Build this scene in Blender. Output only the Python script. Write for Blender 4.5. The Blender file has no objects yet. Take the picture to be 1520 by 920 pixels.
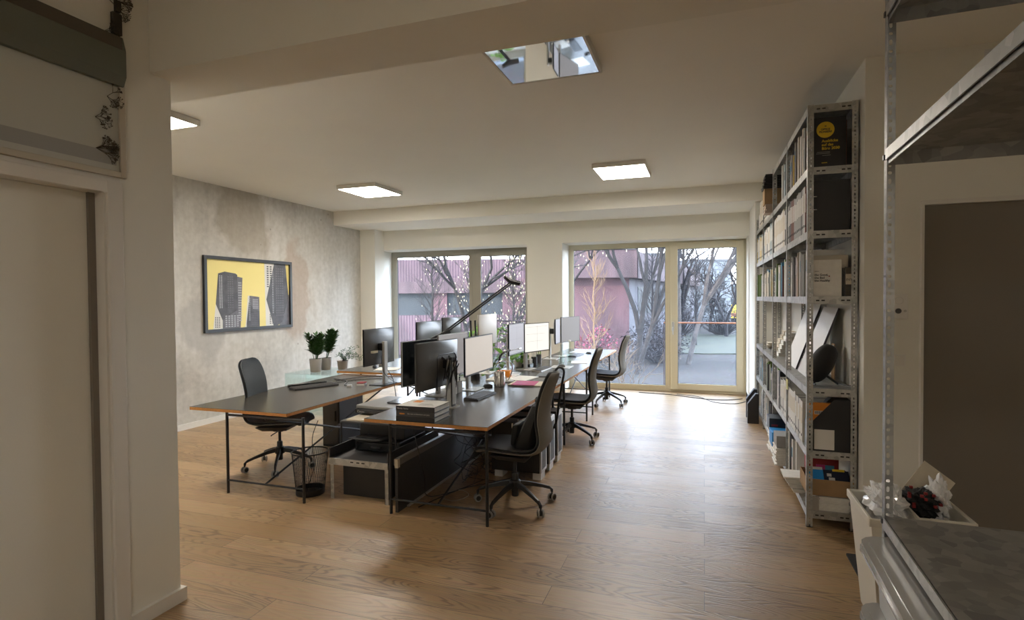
import bpy, bmesh, math, random
from mathutils import Vector, Matrix, Euler
random.seed(7)
sc = bpy.context.scene
COL = sc.collection
PI = math.pi

# ------------------------------------------------------------------ materials
def _mat(name):
    m = bpy.data.materials.new(name); m.use_nodes = True
    nt = m.node_tree; b = nt.nodes['Principled BSDF']
    return m, nt, b

def N(nt, t, **kw):
    n = nt.nodes.new(t)
    for k, v in kw.items():
        if k.startswith('i_'): n.inputs[k[2:].replace('_', ' ')].default_value = v
        else: setattr(n, k, v)
    return n

def pbr(name, col, rough=0.5, metal=0.0, noise=0.0, nscale=30, bump=0.0, bscale=200, spec=0.5, coat=0.0, sheen=0.0):
    m, nt, b = _mat(name)
    b.inputs['Base Color'].default_value = (*col, 1); b.inputs['Roughness'].default_value = rough
    b.inputs['Metallic'].default_value = metal; b.inputs['Specular IOR Level'].default_value = spec
    b.inputs['Coat Weight'].default_value = coat; b.inputs['Sheen Weight'].default_value = sheen
    tc = N(nt, 'ShaderNodeTexCoord')
    if noise:
        n = N(nt, 'ShaderNodeTexNoise'); n.inputs['Scale'].default_value = nscale; n.inputs['Detail'].default_value = 4
        nt.links.new(tc.outputs['Object'], n.inputs['Vector'])
        r = N(nt, 'ShaderNodeMapRange'); r.inputs['From Min'].default_value = .3; r.inputs['From Max'].default_value = .7
        r.inputs['To Min'].default_value = 1 - noise; r.inputs['To Max'].default_value = 1 + noise
        nt.links.new(n.outputs['Fac'], r.inputs['Value'])
        mx = N(nt, 'ShaderNodeVectorMath', operation='SCALE'); mx.inputs[0].default_value = col
        nt.links.new(r.outputs[0], mx.inputs['Scale']); nt.links.new(mx.outputs[0], b.inputs['Base Color'])
    if bump:
        n = N(nt, 'ShaderNodeTexNoise'); n.inputs['Scale'].default_value = bscale
        nt.links.new(tc.outputs['Object'], n.inputs['Vector'])
        bp = N(nt, 'ShaderNodeBump'); bp.inputs['Strength'].default_value = bump; bp.inputs['Distance'].default_value = .01
        nt.links.new(n.outputs['Fac'], bp.inputs['Height']); nt.links.new(bp.outputs[0], b.inputs['Normal'])
    return m

def emis(name, col, s, base=(.8, .8, .8)):
    m, nt, b = _mat(name)
    b.inputs['Base Color'].default_value = (*base, 1)
    b.inputs['Emission Color'].default_value = (*col, 1); b.inputs['Emission Strength'].default_value = s
    return m

def ramp(nt, fac, stops):
    r = N(nt, 'ShaderNodeValToRGB'); e = r.color_ramp.elements
    while len(e) < len(stops): e.new(.5)
    for i, (p, c) in enumerate(stops): e[i].position = p; e[i].color = (*c, 1)
    nt.links.new(fac, r.inputs['Fac']); return r

def mapping(nt, vec, scale=(1, 1, 1), loc=(0, 0, 0)):
    mp = N(nt, 'ShaderNodeMapping'); mp.inputs['Scale'].default_value = scale; mp.inputs['Location'].default_value = loc
    nt.links.new(vec, mp.inputs['Vector']); return mp

def mixc(nt, fac, a, b_, blend='MIX'):
    m = N(nt, 'ShaderNodeMix', data_type='RGBA', blend_type=blend)
    if isinstance(fac, float): m.inputs[0].default_value = fac
    else: nt.links.new(fac, m.inputs[0])
    for idx, v in ((6, a), (7, b_)):
        if isinstance(v, tuple): m.inputs[idx].default_value = (*v, 1)
        else: nt.links.new(v, m.inputs[idx])
    return m.outputs[2]

def floor_mat():
    m, nt, b = _mat('oak_planks')
    tc = N(nt, 'ShaderNodeTexCoord'); V = tc.outputs['Object']
    br = N(nt, 'ShaderNodeTexBrick'); br.offset = .37; br.offset_frequency = 2
    br.inputs['Scale'].default_value = 1; br.inputs['Mortar Size'].default_value = .0022; br.inputs['Mortar Smooth'].default_value = .3
    br.inputs['Brick Width'].default_value = 2.3; br.inputs['Row Height'].default_value = .21
    br.inputs['Color1'].default_value = (0, 0, 0, 1); br.inputs['Color2'].default_value = (1, 1, 1, 1); br.inputs['Mortar'].default_value = (.5, .5, .5, 1)
    nt.links.new(V, br.inputs['Vector'])
    # cathedral grain: contour lines of a stretched noise shifted per plank
    sep = N(nt, 'ShaderNodeSeparateXYZ'); nt.links.new(br.outputs['Color'], sep.inputs[0])
    off = N(nt, 'ShaderNodeMath', operation='MULTIPLY'); off.inputs[1].default_value = 41.0; nt.links.new(sep.outputs[0], off.inputs[0])
    cmb = N(nt, 'ShaderNodeCombineXYZ'); nt.links.new(off.outputs[0], cmb.inputs[0]); nt.links.new(off.outputs[0], cmb.inputs[2])
    add = N(nt, 'ShaderNodeVectorMath', operation='ADD'); nt.links.new(V, add.inputs[0]); nt.links.new(cmb.outputs[0], add.inputs[1])
    mp = mapping(nt, add.outputs[0], (.8, 5.5, 1))
    n1 = N(nt, 'ShaderNodeTexNoise'); n1.inputs['Scale'].default_value = 1.0; n1.inputs['Detail'].default_value = 2.2; n1.inputs['Roughness'].default_value = .45
    nt.links.new(mp.outputs[0], n1.inputs['Vector'])
    k = N(nt, 'ShaderNodeMath', operation='MULTIPLY'); k.inputs[1].default_value = 26; nt.links.new(n1.outputs['Fac'], k.inputs[0])
    fr = N(nt, 'ShaderNodeMath', operation='PINGPONG'); fr.inputs[1].default_value = .5; nt.links.new(k.outputs[0], fr.inputs[0])
    g = ramp(nt, fr.outputs[0], [(0, (1, 1, 1)), (.08, (.85, .85, .85)), (.26, (0, 0, 0)), (1, (0, 0, 0))])
    # where the grain shows strongly: patches
    n2 = N(nt, 'ShaderNodeTexNoise'); n2.inputs['Scale'].default_value = 1.1; mp2 = mapping(nt, add.outputs[0], (.7, 1.8, 1)); nt.links.new(mp2.outputs[0], n2.inputs['Vector'])
    patch = ramp(nt, n2.outputs['Fac'], [(.40, (.18, .18, .18)), (.58, (1, 1, 1))])
    gm = N(nt, 'ShaderNodeMath', operation='MULTIPLY'); nt.links.new(g.outputs[0], gm.inputs[0]); nt.links.new(patch.outputs[0], gm.inputs[1])
    # fine fibres
    mp3 = mapping(nt, add.outputs[0], (4, 120, 1)); n3 = N(nt, 'ShaderNodeTexNoise'); n3.inputs['Scale'].default_value = 1; n3.inputs['Detail'].default_value = 3
    nt.links.new(mp3.outputs[0], n3.inputs['Vector'])
    base = ramp(nt, sep.outputs[0], [(0, (.30, .19, .088)), (.5, (.36, .23, .112)), (1, (.41, .272, .142))])
    c1 = mixc(nt, .22, base.outputs[0], n3.outputs['Color'], 'OVERLAY')
    gf = N(nt, 'ShaderNodeMath', operation='MULTIPLY'); gf.inputs[1].default_value = .66; nt.links.new(gm.outputs[0], gf.inputs[0])
    c2 = mixc(nt, gf.outputs[0], c1, (.085, .045, .02))
    c3 = mixc(nt, br.outputs['Fac'], c2, (.08, .045, .022))
    nt.links.new(c3, b.inputs['Base Color'])
    rr = N(nt, 'ShaderNodeMapRange'); rr.inputs['To Min'].default_value = .30; rr.inputs['To Max'].default_value = .46; nt.links.new(n3.outputs['Fac'], rr.inputs['Value'])
    nt.links.new(rr.outputs[0], b.inputs['Roughness'])
    bp = N(nt, 'ShaderNodeBump'); bp.inputs['Strength'].default_value = .25; bp.inputs['Distance'].default_value = .004; bp.invert = True
    hs = N(nt, 'ShaderNodeMath', operation='ADD'); nt.links.new(gm.outputs[0], hs.inputs[0]); nt.links.new(br.outputs['Fac'], hs.inputs[1])
    nt.links.new(hs.outputs[0], bp.inputs['Height']); nt.links.new(bp.outputs[0], b.inputs['Normal'])
    b.inputs['Specular IOR Level'].default_value = .85
    return m

def concrete_mat():
    m, nt, b = _mat('raw_concrete')
    tc = N(nt, 'ShaderNodeTexCoord'); V = tc.outputs['Object']
    mpa = mapping(nt, V, (1, .55, .35)); a = N(nt, 'ShaderNodeTexNoise'); a.inputs['Scale'].default_value = 1.7; a.inputs['Detail'].default_value = 6; a.inputs['Roughness'].default_value = .6; a.inputs['Distortion'].default_value = .5
    nt.links.new(mpa.outputs[0], a.inputs['Vector'])
    base = ramp(nt, a.outputs['Fac'], [(.3, (.42, .40, .365)), (.46, (.52, .505, .465)), (.56, (.56, .545, .505)), (.72, (.47, .435, .385))])
    mpb = mapping(nt, V, (1, 9, .8)); c = N(nt, 'ShaderNodeTexNoise'); c.inputs['Scale'].default_value = 1.5; c.inputs['Detail'].default_value = 8; nt.links.new(mpb.outputs[0], c.inputs['Vector'])
    st = ramp(nt, c.outputs['Fac'], [(.3, (.46, .46, .46)), (.7, (.54, .54, .54))])
    c1 = mixc(nt, .8, base.outputs[0], st.outputs[0], 'OVERLAY')
    f = N(nt, 'ShaderNodeTexNoise'); f.inputs['Scale'].default_value = 14; f.inputs['Detail'].default_value = 8; nt.links.new(V, f.inputs['Vector'])
    ft = ramp(nt, f.outputs['Fac'], [(.25, (.38, .38, .38)), (.75, (.62, .62, .62))])
    c2 = mixc(nt, .5, c1, ft.outputs[0], 'OVERLAY')
    # damp stain below the ceiling
    def blob(cy, cz, sy, sz, dark, c_in):
        sp = N(nt, 'ShaderNodeVectorMath', operation='SUBTRACT'); sp.inputs[1].default_value = (0, cy, cz)
        dn = N(nt, 'ShaderNodeTexNoise'); dn.inputs['Scale'].default_value = 2.3; dn.inputs['Detail'].default_value = 5; nt.links.new(V, dn.inputs['Vector'])
        dsub = N(nt, 'ShaderNodeVectorMath', operation='MULTIPLY_ADD'); dsub.inputs[1].default_value = (.8, .8, .8); nt.links.new(dn.outputs['Color'], dsub.inputs[0]); nt.links.new(V, dsub.inputs[2])
        nt.links.new(dsub.outputs[0], sp.inputs[0])
        ml = N(nt, 'ShaderNodeVectorMath', operation='MULTIPLY'); ml.inputs[1].default_value = (0, 1 / sy, 1 / sz); nt.links.new(sp.outputs[0], ml.inputs[0])
        ln = N(nt, 'ShaderNodeVectorMath', operation='LENGTH'); nt.links.new(ml.outputs[0], ln.inputs[0])
        rm = ramp(nt, ln.outputs['Value'], [(.75, (1, 1, 1)), (1, (0, 0, 0))])
        fm = N(nt, 'ShaderNodeMath', operation='MULTIPLY'); fm.inputs[1].default_value = .55; nt.links.new(rm.outputs[0], fm.inputs[0])
        return mixc(nt, fm.outputs[0], c_in, dark)
    c3 = blob(6.95, 3.35, .55, .8, (.29, .245, .18), c2)
    c3 = blob(8.1, 2.3, .3, .9, (.38, .28, .21), c3)
    c3 = blob(6.2, 1.7, .35, .5, (.36, .35, .33), c3)
    v = N(nt, 'ShaderNodeTexVoronoi'); v.inputs['Scale'].default_value = 2.6; nt.links.new(V, v.inputs['Vector'])
    pt = ramp(nt, v.outputs['Distance'], [(0, (1, 1, 1)), (.035, (1, 1, 1)), (.05, (0, 0, 0))])
    pf = N(nt, 'ShaderNodeMath', operation='MULTIPLY'); pf.inputs[1].default_value = .5; nt.links.new(pt.outputs[0], pf.inputs[0])
    c4 = mixc(nt, pf.outputs[0], c3, (.16, .14, .12))
    nt.links.new(c4, b.inputs['Base Color']); b.inputs['Roughness'].default_value = .85
    bp = N(nt, 'ShaderNodeBump'); bp.inputs['Strength'].default_value = .3; bp.inputs['Distance'].default_value = .01
    nt.links.new(f.outputs['Fac'], bp.inputs['Height']); nt.links.new(bp.outputs[0], b.inputs['Normal'])
    return m

def galv_mat(name, lo, hi, rough=.42):
    m, nt, b = _mat(name)
    tc = N(nt, 'ShaderNodeTexCoord'); v = N(nt, 'ShaderNodeTexVoronoi'); v.inputs['Scale'].default_value = 28; nt.links.new(tc.outputs['Object'], v.inputs['Vector'])
    n = N(nt, 'ShaderNodeTexNoise'); n.inputs['Scale'].default_value = 6; n.inputs['Detail'].default_value = 6; nt.links.new(tc.outputs['Object'], n.inputs['Vector'])
    s = mixc(nt, .5, v.outputs['Color'], n.outputs['Color'])
    g = N(nt, 'ShaderNodeRGBToBW'); nt.links.new(s, g.inputs[0])
    r = ramp(nt, g.outputs[0], [(.3, lo), (.7, hi)]); nt.links.new(r.outputs[0], b.inputs['Base Color'])
    b.inputs['Metallic'].default_value = .75; b.inputs['Roughness'].default_value = rough
    return m

def glass_mat(name='window_glass', tint=(1, 1, 1), refl=.06, frost=0.0, zlo=0, zhi=1):
    m = bpy.data.materials.new(name); m.use_nodes = True; nt = m.node_tree; nt.nodes.clear()
    out = N(nt, 'ShaderNodeOutputMaterial'); tr = N(nt, 'ShaderNodeBsdfTransparent'); tr.inputs[0].default_value = (*tint, 1)
    gl = N(nt, 'ShaderNodeBsdfGlossy'); gl.inputs['Roughness'].default_value = .02
    lw = N(nt, 'ShaderNodeLayerWeight'); lw.inputs['Blend'].default_value = .5
    pw_ = N(nt, 'ShaderNodeMath', operation='POWER'); pw_.inputs[1].default_value = 4; nt.links.new(lw.outputs['Facing'], pw_.inputs[0])
    fr = N(nt, 'ShaderNodeMath', operation='MULTIPLY_ADD'); fr.inputs[1].default_value = .5; fr.inputs[2].default_value = .035; nt.links.new(pw_.outputs[0], fr.inputs[0])
    mx = N(nt, 'ShaderNodeMixShader'); nt.links.new(fr.outputs[0], mx.inputs[0]); nt.links.new(tr.outputs[0], mx.inputs[1]); nt.links.new(gl.outputs[0], mx.inputs[2])
    last = mx.outputs[0]
    if frost:
        tc = N(nt, 'ShaderNodeTexCoord')
        vo = N(nt, 'ShaderNodeTexNoise'); vo.inputs['Scale'].default_value = 46; vo.inputs['Detail'].default_value = 3; nt.links.new(tc.outputs['Object'], vo.inputs['Vector'])
        rp = ramp(nt, vo.outputs['Fac'], [(.45, (0, 0, 0)), (.72, (1, 1, 1))])
        sx = N(nt, 'ShaderNodeSeparateXYZ'); nt.links.new(tc.outputs['Object'], sx.inputs[0])
        mr = N(nt, 'ShaderNodeMapRange'); mr.inputs['From Min'].default_value = zhi; mr.inputs['From Max'].default_value = zlo; mr.inputs['To Min'].default_value = frost * .22; mr.inputs['To Max'].default_value = frost
        nt.links.new(sx.outputs[2], mr.inputs['Value'])
        ml = N(nt, 'ShaderNodeMath', operation='MULTIPLY_ADD'); ml.inputs[2].default_value = .0
        nt.links.new(rp.outputs[0], ml.inputs[0]); nt.links.new(mr.outputs[0], ml.inputs[1])
        ad = N(nt, 'ShaderNodeMath', operation='MULTIPLY_ADD'); ad.inputs[1].default_value = .22; nt.links.new(mr.outputs[0], ad.inputs[0]); nt.links.new(ml.outputs[0], ad.inputs[2])
        tl = N(nt, 'ShaderNodeBsdfTranslucent'); tl.inputs[0].default_value = (.45, .46, .5, 1)
        m2 = N(nt, 'ShaderNodeMixShader'); nt.links.new(ad.outputs[0], m2.inputs[0]); nt.links.new(last, m2.inputs[1]); nt.links.new(tl.outputs[0], m2.inputs[2]); last = m2.outputs[0]
    nt.links.new(last, out.inputs['Surface'])
    return m

def facade_mat(name, col, col2, freq, dirt=.25):
    m, nt, b = _mat(name)
    tc = N(nt, 'ShaderNodeTexCoord'); w = N(nt, 'ShaderNodeTexWave'); w.wave_type = 'BANDS'; w.bands_direction = 'X'; w.inputs['Scale'].default_value = freq; w.inputs['Distortion'].default_value = .3; w.inputs['Detail'].default_value = 2
    nt.links.new(tc.outputs['Object'], w.inputs['Vector'])
    r = ramp(nt, w.outputs['Fac'], [(.1, col2), (.6, col)])
    mp = mapping(nt, tc.outputs['Object'], (1, 1, .35)); n = N(nt, 'ShaderNodeTexNoise'); n.inputs['Scale'].default_value = .9; n.inputs['Detail'].default_value = 7; nt.links.new(mp.outputs[0], n.inputs['Vector'])
    rr = ramp(nt, n.outputs['Fac'], [(.3, (.5 - dirt, .5 - dirt, .5 - dirt)), (.7, (.6, .6, .6))])
    c = mixc(nt, 1.0, r.outputs[0], rr.outputs[0], 'OVERLAY'); nt.links.new(c, b.inputs['Base Color'])
    b.inputs['Roughness'].default_value = .8
    bp = N(nt, 'ShaderNodeBump'); bp.inputs['Strength'].default_value = .4; bp.inputs['Distance'].default_value = .05
    nt.links.new(w.outputs['Fac'], bp.inputs['Height']); nt.links.new(bp.outputs[0], b.inputs['Normal'])
    return m

def ground_mat():
    m, nt, b = _mat('outdoor_ground')
    tc = N(nt, 'ShaderNodeTexCoord'); n = N(nt, 'ShaderNodeTexNoise'); n.inputs['Scale'].default_value = .22; n.inputs['Detail'].default_value = 6; nt.links.new(tc.outputs['Object'], n.inputs['Vector'])
    f = N(nt, 'ShaderNodeTexNoise'); f.inputs['Scale'].default_value = 4; f.inputs['Detail'].default_value = 8; nt.links.new(tc.outputs['Object'], f.inputs['Vector'])
    r = ramp(nt, n.outputs['Fac'], [(.38, (.020, .018, .017)), (.5, (.032, .028, .026)), (.66, (.014, .014, .011))])
    c = mixc(nt, .35, r.outputs[0], f.outputs['Color'], 'OVERLAY')
    nt.links.new(c, b.inputs['Base Color']); b.inputs['Roughness'].default_value = .9; b.inputs['Specular IOR Level'].default_value = .1
    return m

M = {}
M['paint'] = pbr('white_paint', (.77, .76, .70), .7, bump=.05, bscale=120, noise=.015, nscale=2)
M['ceil'] = pbr('ceiling_paint', (.83, .815, .76), .8, noise=.015, nscale=1.5)
M['concrete'] = concrete_mat()
M['floor'] = floor_mat()
M['trim'] = pbr('white_lacquer', (.72, .70, .66), .4)
M['frame_cream'] = pbr('cream_aluminium', (.66, .61, .46), .42)
M['frame_shaded'] = pbr('shaded_cream_aluminium', (.30, .28, .23), .42)  # darker copy of the cream frame, left window's shade put into the colour
M['gasket'] = pbr('black_rubber', (.02, .02, .025), .5)
M['glass'] = glass_mat('window_glass', (.97, .98, 1), frost=.05, zlo=.3, zhi=2.5)
M['frostglass'] = glass_mat('dewy_window_glass', (.97, .98, 1), frost=.16, zlo=.1, zhi=1.7)
M['clearglass'] = glass_mat('clear_glass', (.95, .99, .98))
M['greenglass'] = glass_mat('green_tinted_glass', (.93, .975, .965))
M['steel'] = galv_mat('galvanised_steel', (.34, .345, .33), (.52, .52, .50))
M['steel_shaded'] = galv_mat('shaded_galvanised_steel', (.26, .265, .26), (.42, .42, .41))  # darker copy of the galvanised steel, backlit shade put into the colour
M['hole'] = pbr('slot_shadow_black', (.03, .03, .03), .8)
M['lino'] = pbr('dark_linoleum', (.040, .036, .028), .27, noise=.12, nscale=5, spec=.75)
M['mdf'] = pbr('oiled_board_edge', (.50, .22, .055), .55, noise=.12, nscale=60)
M['blackmetal'] = pbr('black_powder_coat', (.012, .012, .013), .4)
M['black'] = pbr('black_plastic', (.016, .016, .018), .42, noise=.08, nscale=20)
M['gloss'] = pbr('glossy_black_plastic', (.012, .013, .016), .14)
M['darkgrey'] = pbr('dark_grey_plastic', (.05, .05, .052), .4)
M['monback'] = pbr('satin_charcoal_plastic', (.085, .083, .08), .28)
M['silver'] = pbr('silver_plastic', (.50, .49, .46), .35, metal=.35)
M['chrome'] = pbr('brushed_steel', (.62, .60, .57), .22, metal=1)
M['white'] = pbr('white_plastic', (.74, .73, .70), .45)
M['paper'] = pbr('white_paper', (.76, .75, .71), .8, noise=.05, nscale=25)
M['cream'] = pbr('cream_paper', (.60, .54, .43), .8, noise=.05, nscale=25)
M['cardboard'] = pbr('brown_cardboard', (.34, .22, .115), .85, noise=.08, nscale=10)
M['fabric'] = pbr('grey_wool_fabric', (.20, .192, .175), .95, noise=.25, nscale=260, bump=.4, bscale=420, sheen=.1)
M['fabric_dark'] = pbr('anthracite_wool_fabric', (.040, .043, .048), .95, noise=.25, nscale=260, bump=.4, bscale=420, sheen=.1)
M['fabric_blue'] = pbr('slate_wool_fabric', (.10, .118, .132), .95, noise=.25, nscale=260, bump=.4, bscale=420, sheen=.1)
M['rubber'] = pbr('grey_rubber_tread', (.30, .29, .27), .6)
M['bag'] = pbr('black_nylon', (.012, .012, .012), .7, bump=.3, bscale=300)
M['leaf_dark'] = pbr('dark_green_leaf', (.045, .105, .032), .4, noise=.4, nscale=30)
M['leaf_grey'] = pbr('grey_green_leaf', (.10, .17, .10), .5, noise=.3, nscale=30)
M['leaf'] = pbr('bright_green_leaf', (.13, .30, .035), .4, noise=.6, nscale=25)
M['pot'] = pbr('grey_ceramic_pot', (.42, .41, .39), .5)
M['pot_brown'] = pbr('taupe_ceramic_pot', (.32, .28, .25), .5)
M['soil'] = pbr('potting_soil', (.05, .035, .025), .95)
M['orange'] = pbr('orange_card', (.70, .24, .02), .6)
M['yellow'] = pbr('yellow_print', (.80, .56, .03), .6)
M['red'] = pbr('red_fabric', (.26, .02, .022), .7)
M['blue'] = pbr('bright_blue_print', (.02, .25, .62), .5)
M['navy'] = pbr('navy_print', (.02, .025, .05), .5)
M['magenta'] = pbr('magenta_print', (.45, .03, .16), .5)
M['postergold'] = pbr('pale_yellow_ink', (.82, .70, .26), .55)
M['posterwhite'] = pbr('off_white_ink', (.68, .67, .63), .55)
M['posterdark'] = pbr('charcoal_ink', (.075, .075, .085), .5, noise=.35, nscale=9)
M['postermid'] = pbr('slate_ink', (.13, .125, .145), .5, noise=.2, nscale=12)
M['posterlight'] = pbr('light_slate_ink', (.45, .45, .48), .5)
M['frameblk'] = pbr('black_frame_lacquer', (.022, .024, .026), .35)
M['lamp'] = emis('lit_lamp_diffuser', (1, .92, .82), 16)
M['lamphouse'] = pbr('lamp_housing_white', (.66, .64, .58), .5)
M['mirror'] = pbr('mirror_glass', (.74, .76, .78), .03, metal=1)
M['screen_black'] = pbr('dark_screen_glass', (.010, .014, .018), .12)
M['screen_cream'] = emis('lit_screen_cream', (.86, .74, .62), 0.20, (.05, .05, .05))
M['screen_grey'] = emis('lit_screen_grey', (.55, .53, .58), 0.23, (.05, .05, .05))
M['screen_dark'] = emis('lit_screen_taupe', (.38, .35, .34), 0.23, (.05, .05, .05))
M['screen_doc'] = emis('lit_screen_document', (.95, .90, .80), 0.34, (.05, .05, .05))
M['screen_line'] = emis('lit_screen_rules', (.35, .35, .45), 0.22, (.05, .05, .05))
M['transl'] = pbr('milky_polypropylene', (.72, .75, .78), .35)
M['transl'].node_tree.nodes['Principled BSDF'].inputs['Transmission Weight'].default_value = .35
M['scanlid'] = pbr('mid_grey_plastic', (.17, .17, .165), .4)
M['lid'] = pbr('milky_lid_plastic', (.42, .42, .41), .12)
M['bin'] = pbr('ivory_plastic', (.66, .63, .55), .5)
M['foil'] = pbr('crumpled_clear_foil', (.72, .72, .72), .2)
M['mat'] = pbr('black_floor_mat', (.02, .02, .02), .9, noise=.3, nscale=80)
M['door_dark'] = pbr('taupe_door_lacquer', (.20, .175, .145), .5)
M['twig'] = pbr('dark_twig', (.07, .055, .035), .8)
M['olive'] = pbr('grey_green_card', (.135, .145, .115), .6)
M['olive_d'] = pbr('dark_olive_card', (.085, .075, .055), .6)
M['olive_l'] = pbr('pale_print_paper', (.50, .51, .47), .6)
M['printframe'] = pbr('pale_wood_frame', (.52, .48, .40), .5)
M['umber'] = pbr('dark_umber_card', (.035, .028, .018), .6)
# outdoors
M['ground'] = ground_mat()
M['grass'] = pbr('winter_grass', (0.014, 0.017, 0.006), .9, noise=.5, nscale=1.2)
M['pinkrib'] = facade_mat('pink_ribbed_cladding', (0.081, 0.048, 0.059), (0.059, 0.032, 0.044), 2.2)
M['pink'] = facade_mat('pink_render', (0.084, 0.040, 0.049), (0.079, 0.038, 0.047), .15)
M['pinkband'] = facade_mat('dusty_pink_fascia', (0.071, 0.043, 0.050), (0.062, 0.037, 0.043), .5)
M['lavender'] = facade_mat('lavender_render', (0.074, 0.071, 0.085), (0.070, 0.066, 0.081), .2)
M['extglass'] = pbr('dark_window_glass', (.025, .030, .034), .55, spec=.25)
M['paleblue'] = pbr('pale_blue_render', (0.095, 0.111, 0.126), .8, noise=.1, nscale=.5)
M['extgrey'] = pbr('grey_facade', (0.070, 0.075, 0.084), .8, noise=.2, nscale=.7)
M['bark'] = pbr('grey_bark', (0.013, 0.010, 0.009), .9, noise=.4, nscale=6)
M['bark_dark'] = pbr('dark_bark', (0.008, 0.006, 0.008), .9, noise=.3, nscale=6)
M['birch'] = pbr('pale_birch_bark', (0.047, 0.040, 0.038), .85, noise=.5, nscale=4)
M['twig_lit'] = pbr('orange_lit_bark', (0.119, 0.070, 0.032), .8)  # orange light on the twigs put into the bark colour
M['bush'] = pbr('hazy_violet_twigs', (0.018, 0.015, 0.020), .95, noise=.4, nscale=3)
M['berry'] = pbr('crimson_shrub', (0.158, 0.021, 0.046), .8)
M['railcol'] = pbr('orange_rail_paint', (0.385, 0.132, 0.044), .5)
M['catkin'] = pbr('cream_catkins', (0.297, 0.261, 0.166), .8)

BC = {}
def colmat(name, c, rough=.7):
    if name not in BC: BC[name] = pbr(name, c, rough)
    return BC[name]

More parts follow.
